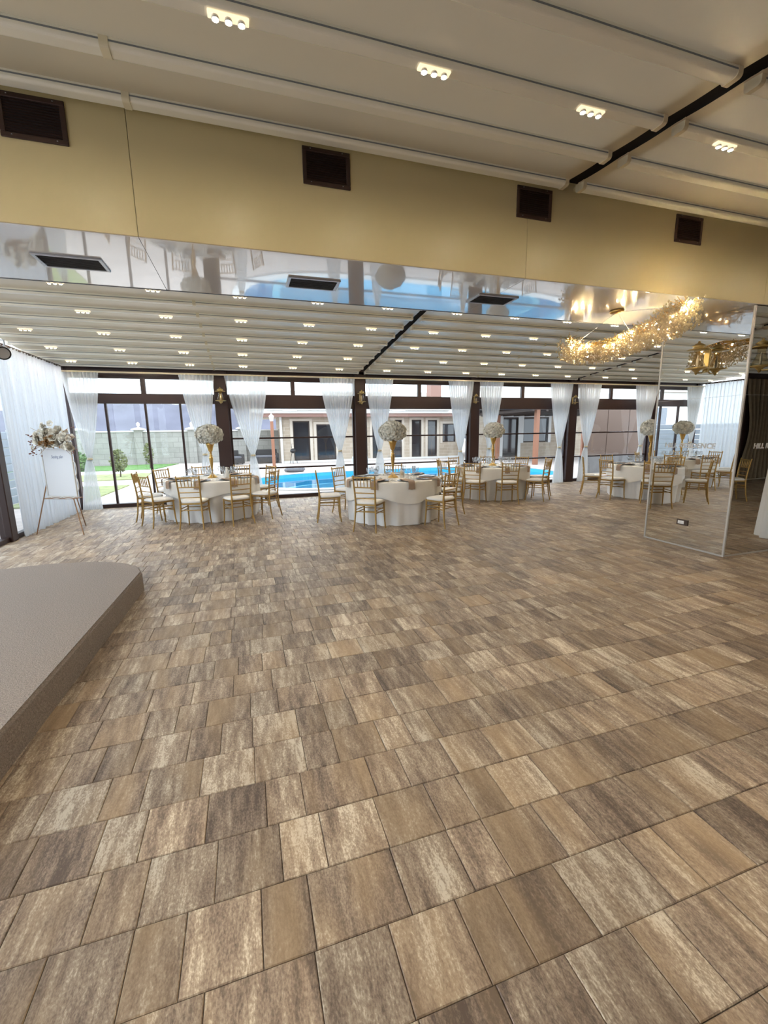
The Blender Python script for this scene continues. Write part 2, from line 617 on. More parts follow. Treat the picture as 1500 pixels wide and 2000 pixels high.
def paver_geo(mb, a, b, ya, yb):
    g, c = 0.0011, 0.003
    a, b, ya, yb = a + g, b - g, ya + g, yb - g
    o = len(mb.v)
    dz = prnd.uniform(-0.0008, 0.0)
    for x0, x1, y0, y1, z in ((a, b, ya, yb, -0.02), (a, b, ya, yb, -0.003 + dz), (a + c, b - c, ya + c, yb - c, dz)):
        mb.v += [(x0, y0, z), (x1, y0, z), (x1, y1, z), (x0, y1, z)]
    for l in (0, 4):
        for i in range(4):
            mb.f.append((o + l + i, o + l + (i + 1) % 4, o + l + 4 + (i + 1) % 4, o + l + 4 + i))
    mb.f.append((o + 8, o + 9, o + 10, o + 11))
    mb.sm += [False] * 9

def color_attr(me, cols):
    at = me.color_attributes.new('pv', 'FLOAT_COLOR', 'CORNER')
    buf = []
    for c, n in cols:
        buf += [c[0], c[1], c[2], 1.0] * n
    at.data.foreach_set('color', buf)

def paver_rank(p):
    a, b, ya, yb, _ = p
    q = [pix((x, y, 0)) for x, y in ((a, ya), (b, ya), (b, yb), (a, yb))]
    if any(w is None for w in q):
        return 0
    if not any(0 <= w[0] <= 1500 and 0 <= w[1] <= 2000 for w in q):
        return 0
    return abs(sum(q[i][0] * q[(i + 1) % 4][1] - q[(i + 1) % 4][0] * q[i][1] for i in range(4))) / 2

pavers.sort(key=paver_rank, reverse=True)
for p in pavers[:300]:
    mb = MB()
    paver_geo(mb, *p[:4])
    me = mb.mesh('paver')
    color_attr(me, [(p[4], 36)])
    obj('paver', me, 'paver', floor)
mb = MB()
for p in pavers[300:]:
    paver_geo(mb, *p[:4])
me = mb.mesh('paver_field')
color_attr(me, [(p[4], 36) for p in pavers[300:]])
tag(obj('paver_field', me, 'paver', floor), 'small distant pavers of the hall floor', kind='stuff')

# ---- stage
stage = thing('stage_platform', 'low carpeted stage platform with rounded corner at the left', 'stage')
mb = MB().prism(STAGE, 0.0, 0.2)
sm = mb.mesh('carpet_deck')
bm = bmesh.new()
bm.from_mesh(sm)
bmesh.ops.bevel(bm, geom=[e for e in bm.edges if all(v.co.z > 0.19 for v in e.verts)], offset=0.018, segments=3, affect='EDGES')
bm.to_mesh(sm)
bm.free()
obj('carpet_deck', sm, 'stage_carpet', stage)

# ---- roofs: fabric panels carried by white aluminium profiles
ceiling = obj('ceiling', MB().box(XL - 0.25, XR + 0.1, 3.3, 5.05, 3.80, 3.95), 'dark_metal')
tag(ceiling, 'retractable fabric roof of the hall on white profiles', 'ceiling', kind='structure')
PANELS = [(-3.82, 2.80), (2.95, 9.46), (9.61, 16.3)]
NEARB = [3.49 - 0.4625 * i for i in range(13)]
FARB = [4.83 + 0.4605 * i for i in range(14)]

def fabric(x0, x1, bs, zfun, side):
    mb = MB()
    for a, b in zip(bs, bs[1:]):
        lo, hi = min(a, b), max(a, b)
        mb.grid(lambda u, v, lo=lo, hi=hi: (x0 - 0.02 + (x1 - x0 + 0.04) * u, lo + (hi - lo) * v, zfun(lo + (hi - lo) * v) - 0.004 - 0.007 * math.sin(PI * v)), 1, 6)
    return mb

def prof_pts(y, z, w=0.045, h=0.058, r_=0.02):
    pr = [(y - w, z + 0.004), (y - w, z - h + r_)]
    for k in range(1, 6):
        a = PI + PI / 2 * k / 5
        pr.append((y - w + r_ + r_ * math.cos(a), z - h + r_ + r_ * math.sin(a)))
    for k in range(0, 6):
        a = 1.5 * PI + PI / 2 * k / 5
        pr.append((y + w - r_ + r_ * math.cos(a), z - h + r_ + r_ * math.sin(a)))
    return pr + [(y + w, z + 0.004)]

def profile(x0, x1, y, z):
    """white bar under the fabric: upright grooved face and rolled lower edges"""
    return MB().extrude_x(prof_pts(y, z), x0, x1)

def groove(x0, x1, y, z):
    return MB().box(x0, x1, y - 0.0465, y - 0.0445, z - 0.031, z - 0.023)

def endcap(x0, x1, y, z):
    return MB().extrude_x(prof_pts(y, z, 0.049, 0.063, 0.022), x0, x1)

for pi, (x0, x1) in enumerate(PANELS):
    obj('fabric_panel', fabric(x0, x1, NEARB, zn, 0), 'fabric_roof', ceiling)
    obj('fabric_panel', fabric(x0, x1, FARB, zf, 1), 'fabric_roof', ceiling)
    for bs, zfun in ((NEARB, zn), (FARB, zf)):
        for y in bs:
            z = zfun(y)
            b = obj('roof_profile', profile(x0 + 0.03, x1 - 0.03, y, z), 'roof_profile', ceiling)
            obj('groove', groove(x0 + 0.03, x1 - 0.03, y, z), 'groove_grey', b)
            xm = (x0 + x1) / 2 - 0.06
            obj('joint_clip', endcap(xm - 0.022, xm + 0.022, y, z), 'joint_cream', b)
            for e0, e1 in ((x0, x0 + 0.035), (x1 - 0.035, x1)):
                obj('end_cap', endcap(e0, e1, y, z), 'curtain_rail' if bs is NEARB else 'roof_profile', b)
for gx0, gx1 in ((2.80, 2.95), (9.46, 9.61)):
    for bs, zfun in ((NEARB, zn), (FARB, zf)):
        a, b = min(bs), max(bs) + 0.05
        mb = MB().add([(gx0 - .1, a, zfun(a) + 0.012), (gx1 + .1, a, zfun(a) + 0.012), (gx1 + .1, b, zfun(b) + 0.012), (gx0 - .1, b, zfun(b) + 0.012),
                       (gx0 - .1, a, zfun(a) + 0.06), (gx1 + .1, a, zfun(a) + 0.06), (gx1 + .1, b, zfun(b) + 0.06), (gx0 - .1, b, zfun(b) + 0.06)],
                      [(3, 2, 1, 0), (4, 5, 6, 7), (0, 1, 5, 4), (1, 2, 6, 5), (2, 3, 7, 6), (3, 0, 4, 7)])
        rail = obj('guide_rail', mb, 'black_gap', ceiling)

# ---- bulkhead between the roofs: cream fascia boards above, glossy soffit boards below
bulk = thing('trim_1', 'cream bulkhead beam between the two fabric roofs', 'bulkhead', (0, 0, 0), kind='structure')
SEAMS = [XL, -0.605, 2.505, 5.615, 8.725, 11.835, XR]
for a, b in zip(SEAMS, SEAMS[1:]):
    obj('fascia_board', MB().bbox(a + 0.0015, b - 0.0015, RIDGE0, RIDGE0 + 0.02, SOF + 0.006, 3.78, 0.002), 'fascia_cream', bulk)
    obj('soffit_board', MB().bbox(a + 0.0015, b - 0.0015, RIDGE0 + 0.0, RIDGE1, SOF, SOF + 0.004, 0.001), 'soffit_gloss', bulk)
    obj('fascia_board', MB().bbox(a + 0.0015, b - 0.0015, RIDGE1 - 0.02, RIDGE1, SOF + 0.006, 3.78, 0.002), 'fascia_cream', bulk)
obj('core', MB().box(XL, XR, RIDGE0 + 0.03, RIDGE1 - 0.03, SOF + 0.01, 3.8), 'black_gap', bulk)
obj('edge_strip', MB().box(XL, XR, RIDGE1, RIDGE1 + 0.012, SOF - 0.004, SOF + 0.03), 'groove_grey', bulk)

def air_vent(x, label):
    t = thing('air_vent', label, 'vent', (x, RIDGE0, 3.535), 0, 'brown air vents along the cream fascia')
    m = MB()
    m.bbox(-0.18, 0.18, -0.012, 0, 0.095, 0.125, 0.003).bbox(-0.18, 0.18, -0.012, 0, -0.125, -0.095, 0.003)
    m.bbox(-0.18, -0.15, -0.012, 0, -0.095, 0.095, 0.003).bbox(0.15, 0.18, -0.012, 0, -0.095, 0.095, 0.003)
    obj('frame', m, 'vent_brown', t)
    obj('backing', MB().box(-0.15, 0.15, -0.0025, -0.001, -0.095, 0.095), 'vent_black', t)
    for i in range(12):
        z = -0.085 + i * 0.0155
        obj('slat', MB().add([(-0.15, -0.011, z - 0.004), (0.15, -0.011, z - 0.004), (0.15, -0.004, z + 0.006), (-0.15, -0.004, z + 0.006),
                              (-0.15, -0.009, z - 0.005), (0.15, -0.009, z - 0.005), (0.15, -0.002, z + 0.005), (-0.15, -0.002, z + 0.005)],
                             [(0, 1, 2, 3), (7, 6, 5, 4), (0, 4, 5, 1), (3, 2, 6, 7), (0, 3, 7, 4), (1, 5, 6, 2)]), 'vent_brown', t)
    for sx in (-0.12, 0.12):
        for sz in (-0.11, 0.11):
            obj('screw', MB().lathe([(0.004, 0), (0.004, 0.002), (0, 0.003)], 6, (sx, -0.014, sz)), 'silver_frame', t)

for i, x in enumerate([-1.127, 0.722, 2.562, 4.39]):
    air_vent(x, ['brown louvred vent at the left end of the cream fascia', 'brown louvred vent on fascia, second from the left',
                 'brown louvred vent on fascia just under the black roof gap', 'brown louvred vent on fascia, rightmost, above the chandelier'][i])
for i, x in enumerate([-1.19, 0.68, 2.535]):
    t = thing('ceiling_grille', ['silver-framed black grille in soffit, leftmost of three', 'silver-framed black grille in the middle of the glossy soffit',
                                 'silver-framed black grille in soffit, the one nearest the chandelier'][i], 'grille', (x, 4.195, SOF), 0, 'black grilles in the glossy soffit')
    m = MB()
    m.bbox(-0.23, 0.23, -0.135, -0.115, -0.012, 0, 0.002).bbox(-0.23, 0.23, 0.115, 0.135, -0.012, 0, 0.002)
    m.bbox(-0.23, -0.205, -0.115, 0.115, -0.012, 0, 0.002).bbox(0.205, 0.23, -0.115, 0.115, -0.012, 0, 0.002)
    obj('frame', m, 'silver_frame', t)
    obj('backing', MB().box(-0.205, 0.205, -0.115, 0.115, -0.003, -0.001), 'vent_black', t)
    for k in range(9):
        y = -0.1 + k * 0.025
        obj('blade', MB().box(-0.205, 0.205, y - 0.002, y + 0.006, -0.010, -0.003), 'vent_black', t)

# ---- glazed wall at the far end
wall = obj('wall_back', MB().box(XL - 0.2, XR, YB, YB + 0.12, 2.955, 3.075), 'dark_metal')
tag(wall, 'dark brown aluminium header of the glazed far wall', 'wall', kind='structure')
obj('top_fill', MB().box(XL - 0.25, XR + 0.1, YB - 0.3, YB + 0.12, 3.10, 3.16), 'dark_metal', wall)
obj('top_fill', MB().box(XL - 0.2, XR, YB + 0.02, YB + 0.1, 3.075, 3.10), 'dark_metal', wall)
obj('top_rail', MB().box(XL, XR, YB + 0.02, YB + 0.1, 2.845, 2.957), 'dark_metal', wall)
obj('cross_beam', MB().bbox(-0.48, XR, YB - 0.02, YB + 0.12, 2.205, 2.53, 0.006), 'dark_metal', wall)
obj('cross_beam', MB().bbox(XL, -0.48, YB - 0.01, YB + 0.12, 2.308, 2.525, 0.006), 'dark_metal', wall)
obj('sill', MB().bbox(XL, XR, YB - 0.04, YB + 0.12, 0, 0.085, 0.006), 'dark_metal', wall)
obj('curtain_rail', MB().bbox(XL, XR, YB - 0.26, YB - 0.2, 2.925, 2.955, 0.003), 'curtain_rail', wall)
for i, x in enumerate(COLS):
    c = obj('column', MB().bbox(x - 0.145, x + 0.145, YB - 0.1, YB + 0.14, 0, 3.07, 0.012), 'dark_metal', wall)
for x in (XL + 0.02, XR - 0.06):
    obj('corner_post', MB().bbox(x - 0.05, x + 0.06, YB - 0.05, YB + 0.1, 0, 3.07, 0.008), 'dark_metal', wall)
bays = [(XL + 0.08, COLS[0] - 0.145)] + [(a + 0.145, b - 0.145) for a, b in zip(COLS, COLS[1:])] + [(COLS[-1] + 0.145, XR - 0.12)]
MULL = [-2.1, 1.19, 4.55, 7.8, 11.05, 14.4]
for i, (a, b) in enumerate(bays):
    w = thing('window_%d' % (i + 1), ['far wall window with upright sliding panes facing the garden wall', 'far wall window between the first two dark columns, facing the pool',
                                      'far wall window in the middle, behind the nearest round table', 'far wall window facing the pavilion with terracotta posts',
                                      'far wall window facing the brown timber screen', 'far wall window hidden behind the mirrored column'][i], 'window', (0, YB + 0.05, 0), kind='structure')
    m = MULL[i]
    obj('transom_mullion', MB().bbox(m - 0.05, m + 0.05, -0.04, 0.04, 2.525, 2.86, 0.005), 'dark_metal', w)
    for s0, s1 in ((a, m - 0.05), (m + 0.05, b)):
        obj('transom_pane', MB().box(s0, s1, -0.004, 0.004, 2.525, 2.85), 'pane', w)
    if i in (0,):
        xs = [a, -2.885, -2.1, -1.38, b]
        for j, (s0, s1) in enumerate(zip(xs, xs[1:])):
            obj('pane', MB().box(s0 + 0.012, s1 - 0.012, 0.02 * (j % 2) - 0.004, 0.02 * (j % 2) + 0.004, 0.085, 2.31), 'pane', w)
        for x in xs[1:-1]:
            obj('sash_stile', MB().bbox(x - 0.022, x + 0.022, -0.03, 0.04, 0.085, 2.31, 0.003), 'dark_metal', w)
    else:
        zs = [0.085, 0.765, 1.5, 2.21]
        for j, (z0, z1) in enumerate(zip(zs, zs[1:])):
            obj('pane', MB().box(a, b, 0.02 * j - 0.024, 0.02 * j - 0.016, z0, z1), 'pane', w)
        for z in zs[1:-1]:
            obj('sash_rail', MB().bbox(a, b, -0.035, 0.03, z - 0.02, z + 0.02, 0.003), 'dark_metal', w)
        for x in (a + 0.02, b - 0.02):
            obj('guide', MB().bbox(x - 0.025, x + 0.025, -0.04, 0.04, 0.085, 2.21, 0.003), 'dark_metal', w)

# ---- glazed wall on the left
wl = obj('wall_left', MB().box(XL - 0.06, XL + 0.02, YF, YB, 3.02, 3.055), 'dark_metal')
tag(wl, 'glazed left wall with dark posts and a low sill', 'wall', kind='structure')
obj('sill', MB().bbox(XL - 0.06, XL + 0.04, YF, YB, 0, 0.075, 0.005), 'dark_metal', wl)
for y in (8.0, 4.6, 1.2, YF + 0.1):
    obj('post', MB().bbox(XL - 0.08, XL + 0.08, y - 0.09, y + 0.09, 0, 3.4, 0.01), 'dark_metal', wl)
for a, b in ((YF + 0.2, 1.1), (1.3, 4.5), (4.7, 7.9), (8.1, 11.0)):
    obj('pane', MB().box(XL - 0.01, XL - 0.002, a, b, 0.075, 3.02), 'pane', wl)
# ---- closed walls to the right and behind the camera
wr = obj('wall_right', MB().box(XR, XR + 0.1, YF, YB + 0.1, 0, 3.9), 'dark_metal')
tag(wr, 'dark brown right-hand end wall, out of sight behind the mirrored column', 'wall', kind='structure')
wf = obj('wall_front', MB().box(XL, XR, YF - 0.1, YF, 0, 3.14), 'dark_metal')
tag(wf, 'dark brown wall behind the camera seen in the mirror', 'wall', kind='structure')
for x in [1.0 + 3.3 * i for i in range(5)]:
    obj('wall_post', MB().bbox(x - 0.12, x + 0.12, YF, YF + 0.05, 0, 3.1, 0.01), 'dark_metal', wf)

# ================================================================== MIRRORED COLUMN
MX0, MX1, MY0, MY1 = 5.53, 6.66, 3.61, 4.728
mc = thing('mirror_column', 'square column clad in tall mirrors with silver edges', 'column', (0, 0, 0))
obj('core', MB().box(MX0 + 0.012, MX1 - 0.012, MY0 + 0.012, MY1 - 0.012, 0, SOF - 0.002), 'black_gap', mc)
ZS = [0.012, 0.957, 1.947, SOF - 0.002]
for z0, z1 in zip(ZS, ZS[1:]):
    z0, z1 = z0 + 0.0015, z1 - 0.0015
    obj('mirror_panel', MB().box(MX0, MX0 + 0.01, MY0 + 0.012, MY1 - 0.012, z0, z1), 'mirror', mc)
    obj('mirror_panel', MB().box(MX0 + 0.012, MX1 - 0.012, MY0, MY0 + 0.01, z0, z1), 'mirror', mc)
    obj('mirror_panel', MB().box(MX1 - 0.01, MX1, MY0 + 0.012, MY1 - 0.012, z0, z1), 'mirror', mc)
    obj('mirror_panel', MB().box(MX0 + 0.012, MX1 - 0.012, MY1 - 0.01, MY1, z0, z1), 'mirror', mc)
for z in ZS[1:-1]:
    obj('seam_strip', MB().box(MX0 + 0.001, MX1 - 0.001, MY0 + 0.001, MY1 - 0.001, z - 0.002, z + 0.002), 'mirror_edge', mc)
for x in (MX0, MX1 - 0.012):
    for y in (MY0, MY1 - 0.012):
        obj('edge_trim', MB().bbox(x - 0.006, x + 0.018, y - 0.006, y + 0.018, 0, SOF - 0.002, 0.003), 'mirror_edge', mc)
obj('base_trim', MB().box(MX0 - 0.003, MX1 + 0.003, MY0 - 0.003, MY1 + 0.003, 0, 0.02), 'mirror_edge', mc)

def lettering(name, body, size, mat, parent, loc, rot, extr=0.001, shear=0.0, width=None, offset=0.0):
    cu = bpy.data.curves.new(name, 'FONT')
    cu.body = body
    cu.size = size
    cu.extrude = extr
    cu.shear = shear
    cu.offset = offset
    cu.align_x = 'CENTER'
    cu.align_y = 'CENTER'
    tmp = bpy.data.objects.new('tmp_text', cu)
    COL.objects.link(tmp)
    dg = bpy.context.evaluated_depsgraph_get()
    me = bpy.data.meshes.new_from_object(tmp.evaluated_get(dg))
    bpy.data.objects.remove(tmp)
    if width:
        w = max(v.co.x for v in me.vertices) - min(v.co.x for v in me.vertices)
        for v in me.vertices:
            v.co.x *= width / w
    me.materials.clear()
    me.materials.append(MATS[mat])
    o = obj(name, me, None, parent)
    o.location = loc
    o.rotation_euler = rot
    return o

lettering('lettering', 'HILL RESIDENCE', 0.088, 'etched_letter', mc, (MX0 - 0.0015, 4.205, 1.35), (R(90), 0, R(-90)), 0.001, 0.12, 0.68, 0.002)
lettering('lettering', 'HILL RESIDENCE', 0.088, 'etched_letter', mc, (6.14, MY0 - 0.0015, 1.35), (R(90), 0, 0), 0.001, 0.12, 0.68, 0.002)

# socket let into the mirror
t = thing('wall_socket', 'brown-framed double socket low on the mirrored column', 'socket', (MX0, 4.17, 0.333), 0)
obj('cover_frame', MB().bbox(-0.012, 0, -0.078, 0.078, -0.038, 0.038, 0.003), 'socket_frame', t)
obj('insert', MB().bbox(-0.015, -0.011, -0.028, 0.058, -0.022, 0.022, 0.002), 'porcelain', t)
for y in (-0.008, 0.036):
    obj('outlet', MB().lathe([(0.016, 0), (0.016, 0.003), (0.011, 0.004), (0.0, 0.0025)], 10), 'cushion', t, (-0.015, y, 0)).rotation_euler = (0, R(-90), 0)

# ---- lantern sconces: brass plate, arm, bell glass between a pagoda roof and a dish
def lantern(label, loc, rotz, s=1.0, group='brass lantern sconces'):
    t = thing('lantern_sconce', label, 'sconce', loc, rotz, group)     # local +y points away from the wall
    g = 0.145 * s
    obj('wall_plate', MB().bbox(-0.03 * s, 0.03 * s, 0.0, 0.014 * s, -0.13 * s, 0.12 * s, 0.004), 'brass', t)
    obj('arm', MB().tube([(0, 0.012, -0.09 * s), (0, 0.06 * s, -0.135 * s), (0, 0.11 * s, -0.135 * s), (0, g, -0.10 * s)], 0.008 * s, 6), 'brass', t)
    obj('lantern_roof', MB().lathe([(0.105 * s, 0.102 * s), (0.112 * s, 0.108 * s), (0.05 * s, 0.125 * s), (0.045 * s, 0.135 * s), (0.065 * s, 0.142 * s), (0.06 * s, 0.15 * s), (0.03 * s, 0.17 * s), (0.012 * s, 0.178 * s), (0.014 * s, 0.19 * s), (0.0, 0.2 * s)], 14, (0, g, 0)), 'brass', t)
    obj('bell_glass', MB().lathe([(0.078 * s, -0.085 * s), (0.072 * s, -0.055 * s), (0.05 * s, 0.0), (0.038 * s, 0.05 * s), (0.04 * s, 0.105 * s)], 14, (0, g, 0)), 'lantern_glass', t)
    obj('candle', MB().lathe([(0.012 * s, -0.08 * s), (0.012 * s, 0.01 * s), (0.006 * s, 0.02 * s), (0.009 * s, 0.04 * s), (0, 0.06 * s)], 8, (0, g, 0)), 'porcelain', t)
    obj('dish', MB().lathe([(0.0, -0.16 * s), (0.012 * s, -0.15 * s), (0.018 * s, -0.13 * s), (0.035 * s, -0.115 * s), (0.05 * s, -0.1 * s), (0.112 * s, -0.094 * s), (0.11 * s, -0.086 * s), (0.0, -0.083 * s)], 14, (0, g, 0)), 'brass', t)
    return t

lantern('brass lantern sconce on mirrored column face, doubled by its reflection', (MX0, 4.09, 2.40), R(90), 1.12)
lantern('brass lantern sconce on the mirrored column face towards the camera', (5.98, MY0, 2.40), R(180), 1.12)
for i, x in enumerate(COLS[:4]):
    lantern('brass lantern sconce high on the %s dark column of far wall' % ['leftmost', 'second', 'third', 'fourth'][i], (x + (0.0, 0.0, -0.04, -0.06)[i], YB - 0.1, 2.46), R(180), (1.05, 1.0, 0.75, 0.8)[i], 'sconces on the dark columns')

# ================================================================== LED CLUSTERS
led = thing('led_light', 'x', 'light', (0, 0, 0), 0, 'three-bulb LED clusters under the roof profiles')
obj('holder', MB().bbox(-0.095, 0.095, -0.022, 0.022, -0.012, 0.0, 0.003), 'led_shell', led)
for dx in (-0.06, 0.0, 0.06):
    b_ = obj('bulb', MB().lathe([(0.017, -0.012), (0.019, -0.026), (0.0165, -0.027), (0.0155, -0.0262)], 10, (dx, 0, 0)), 'led_cup', led)
    obj('lens', MB().lathe([(0.0, -0.0265), (0.0158, -0.0265)], 10, (dx, 0, 0)), 'led_emit', b_)
LX = [[-3.19, -2.11, -1.023, 0.061, 1.142, 2.22], [3.4, 4.48, 5.55, 6.61, 7.67, 8.74], [10.06, 11.14, 12.22, 13.3, 14.38, 15.46]]
first = True

def place_led(x, y, z, label):
    global first
    if first:
        led.location = (x, y, z)
        led['label'] = label
        first = False
    else:
        dup(led, (x, y, z), 0, label)

PN = ['left', 'middle', 'right']
for r_, y in enumerate([6.672, 7.605, 8.535, 9.46, 10.353]):
    for p, xs in enumerate(LX):
        for i, x in enumerate(xs):
            if p == 2 and i > 3:
                continue
            place_led(x, y, zf(y) - 0.059, 'LED cluster on far roof, %s row from the bulkhead, %s along the %s panel' % (ORD(r_), ORD(i), PN[p]))
for r_, y in enumerate([2.565, 1.64, 0.715, -0.21, -1.135]):
    for p, xs in enumerate(LX[:2]):
        for i, x in enumerate(xs):
            if p == 1 and i > 4:
                continue
            place_led(x, y, zn(y) - 0.059, 'LED cluster on near roof, %s row from the bulkhead, %s along the %s panel' % (ORD(r_), ORD(i), PN[p]))

# ================================================================== CHANDELIER
crn = random.Random(5)
CP = [Vector(p) for p in ((4.07, 4.86, 2.70), (4.38, 4.985, 2.68), (4.60, 4.86, 2.68), (4.60, 4.55, 2.69), (4.47, 4.13, 2.70), (4.30, 3.75, 2.70), (4.14, 3.43, 2.71), (4.04, 3.26, 2.73))]

def cpath(t):
    t = min(max(t, 0), 0.9999) * (len(CP) - 1)
    i = int(t)
    f = t - i
    p0, p1, p2, p3 = CP[max(i - 1, 0)], CP[i], CP[i + 1], CP[min(i + 2, len(CP) - 1)]
    return 0.5 * ((2 * p1) + (p2 - p0) * f + (2 * p0 - 5 * p1 + 4 * p2 - p3) * f * f + (3 * p1 - p0 - 3 * p2 + p3) * f ** 3)

ch = thing('branch_chandelier', 'long curving gold branch chandelier hung with crystal drops', 'chandelier', (4.165, 4.19, SOF))
O = Vector((4.165, 4.19, SOF))
obj('canopy', MB().lathe([(0.0, -0.03), (0.07, -0.03), (0.075, -0.02), (0.075, 0.0)], 18), 'gold', ch)
for tt in (0.12, 0.5, 0.85):
    obj('suspension_wire', MB().tube([(0, 0, -0.02), cpath(tt) - O + Vector((0, 0, 0.05))], 0.0025, 5), 'silver_frame', ch)
mb = MB()
for s in range(4):
    off = [Vector((crn.uniform(-0.05, 0.05), crn.uniform(-0.05, 0.05), crn.uniform(-0.02, 0.07))) for _ in range(17)]
    mb.tube([cpath(k / 16) - O + off[k] for k in range(17)], [0.009 if 1 < k < 15 else 0.005 for k in range(17)], 6)
main = obj('branch_frame', mb, 'gold', ch)
mb = MB()
for _ in range(130):
    tt = crn.random()
    p = cpath(tt) - O
    d = Vector((crn.uniform(-1, 1), crn.uniform(-1, 1), crn.uniform(-0.15, 1.1))).normalized()
    l = crn.uniform(0.05, 0.13)
    q = p + d * l * 0.6 + Vector((0, 0, 0.01))
    e = p + d * l + Vector((crn.uniform(-.03, .03), crn.uniform(-.03, .03), 0.02))
    if e.z > -0.05:
        e.z = -0.05
    if q.z > -0.05:
        q.z = -0.05
    mb.tube([p, q, e], [0.006, 0.004, 0.0025], 5)
tag(obj('twigs', mb, 'gold', ch), 'small gold twigs', kind='stuff')
mb = MB()
for _ in range(3000):
    p = cpath(crn.random() * 1.02 - 0.01) - O
    a = crn.random() * 2 * PI
    r_ = 0.16 * math.sqrt(crn.random())
    z = crn.uniform(-0.19, 0.05) - 0.05 * (1 - (r_ / 0.16) ** 2)
    c = p + Vector((r_ * math.cos(a), r_ * math.sin(a), z))
    s = crn.uniform(0.009, 0.0145)
    h = s * 1.5
    mb.add([(c.x, c.y, c.z + h), (c.x + s, c.y, c.z), (c.x, c.y + s, c.z), (c.x - s, c.y, c.z), (c.x, c.y - s, c.z), (c.x, c.y, c.z - h * 0.8)],
           [(0, 1, 2), (0, 2, 3), (0, 3, 4), (0, 4, 1), (5, 2, 1), (5, 3, 2), (5, 4, 3), (5, 1, 4)])
tag(obj('crystal_drops', mb, 'crystal', ch), 'clear amber-tinted crystal drops', kind='stuff')
for k, tt in enumerate((0.02, 0.07, 0.13, 0.2, 0.28, 0.36, 0.44, 0.52, 0.6, 0.68, 0.76, 0.84, 0.91, 0.97)):
    p = cpath(tt) - O + Vector((crn.uniform(-.05, .05), crn.uniform(-.05, .05), crn.uniform(-0.04, 0.03)))
    obj('bulb', MB().ico(p, 0.017, 1), 'chand_bulb', ch)

# ================================================================== CURTAINS
def swag_curtain(label, xt0, xt1, xk, zk, xb0, xb1, y, group='tied sheer curtains of the far wall', seed=0):
    """pleated sheer gathered by a tie at zk and flaring again to the floor"""
    cr = random.Random(seed)
    t = thing('sheer_curtain', label, 'curtain', ((xt0 + xt1) / 2, y, 0), 0, group)
    ox = (xt0 + xt1) / 2
    kw = 0.075
    ph = cr.random() * 6
    fq = cr.choice((9, 10, 11))
    ztop = 2.925
    def edge(v):
        z = ztop * (1 - v) + 0.012 * v
        if z > zk:
            f = (ztop - z) / (ztop - zk)
            e = 1.0 - (f ** 1.25)
            e = e * 0.9 + 0.1 * (1 - f ** 6)
            l = (xk - kw / 2) + ((xt0) - (xk - kw / 2)) * e
            r_ = (xk + kw / 2) + ((xt1) - (xk + kw / 2)) * e
        else:
            f = (zk - z) / (zk - 0.012)
            e = min(1, f ** 0.6)
            l = (xk - kw / 2) + (xb0 - (xk - kw / 2)) * e
            r_ = (xk + kw / 2) + (xb1 - (xk + kw / 2)) * e
        return z, l, r_
    def fn(u, v):
        z, l, r_ = edge(v)
        wd = (r_ - l)
        amp = min(0.045, 0.012 + 0.045 * wd)
        yy = amp * math.sin(2 * PI * fq * u + ph + 0.6 * math.sin(5 * u)) + 0.4 * amp * math.sin(2 * PI * 2.3 * fq * u + ph)
        return (l + wd * u - ox, yy, z)
    obj('drape', MB().grid(fn, fq * 9, 36), 'sheer', t)
    obj('tie_band', MB().lathe([(0.05, -0.02), (0.056, -0.01), (0.056, 0.01), (0.05, 0.02)], 14, (xk - ox, 0, zk), True, 1.0, 1.0), 'curtain_rail', t)
    obj('header_tape', MB().grid(lambda u, v: (xt0 - ox + (xt1 - xt0) * u, 0.03 * math.sin(2 * PI * fq * u + ph), ztop + 0.004 - 0.05 * v), fq * 6, 1), 'sheer', t)
    return t

CURT = [(-3.53, -2.87, -3.24, 1.12, -3.49, -3.11), (-1.33, -0.59, -0.92, 1.15, -1.1, -0.75), (-0.37, 0.59, 0.15, 1.1, -0.05, 0.36), (1.83, 2.71, 2.27, 1.15, 2.08, 2.46),
        (3.0, 3.73, 3.33, 1.13, 3.14, 3.54), (5.28, 6.05, 5.67, 1.05, 5.5, 5.9), (6.23, 6.97, 6.57, 1.1, 6.4, 6.8), (8.61, 9.36, 8.98, 1.08, 8.82, 9.2),
        (9.58, 10.39, 9.97, 1.08, 9.73, 10.1), (11.77, 12.67, 12.13, 1.05, 11.9, 12.3)]
CN = ['tied sheer curtain in the far left corner, beside the garden window', 'tied sheer curtain just left of the first dark column', 'tied sheer curtain just right of the first dark column',
      'tied sheer curtain just left of the second dark column', 'tied sheer curtain right of the second dark column, behind the nearest vase', 'tied sheer curtain just left of the third dark column',
      'tied sheer curtain right of the third column, behind a flower ball', 'tied sheer curtain just left of the fourth dark column', 'tied sheer curtain just right of the fourth dark column',
      'tied sheer curtain behind the vase at the edge of the mirror']
for i, c in enumerate(CURT):
    swag_curtain(CN[i], *c, YB - 0.22, seed=i)
t = thing('sheer_curtain', 'wide floor-length white sheer along the left glass wall', 'curtain', (XL + 0.1, 9.5, 0))
def lfn(u, v):
    y = 8.22 + (10.74 - 8.22) * u
    return (0.035 * math.sin(2 * PI * 22 * u) + 0.018 * math.sin(2 * PI * 51 * u + 1) + 0.02 * v * math.sin(2 * PI * 9 * u), y - 9.5, 3.0 * (1 - v) + 0.012)
obj('drape', MB().grid(lfn, 260, 10), 'sheer_wall', t)
obj('rail', MB().bbox(-0.03, 0.03, -1.4, 1.24, 3.0, 3.035, 0.004), 'dark_metal', t)
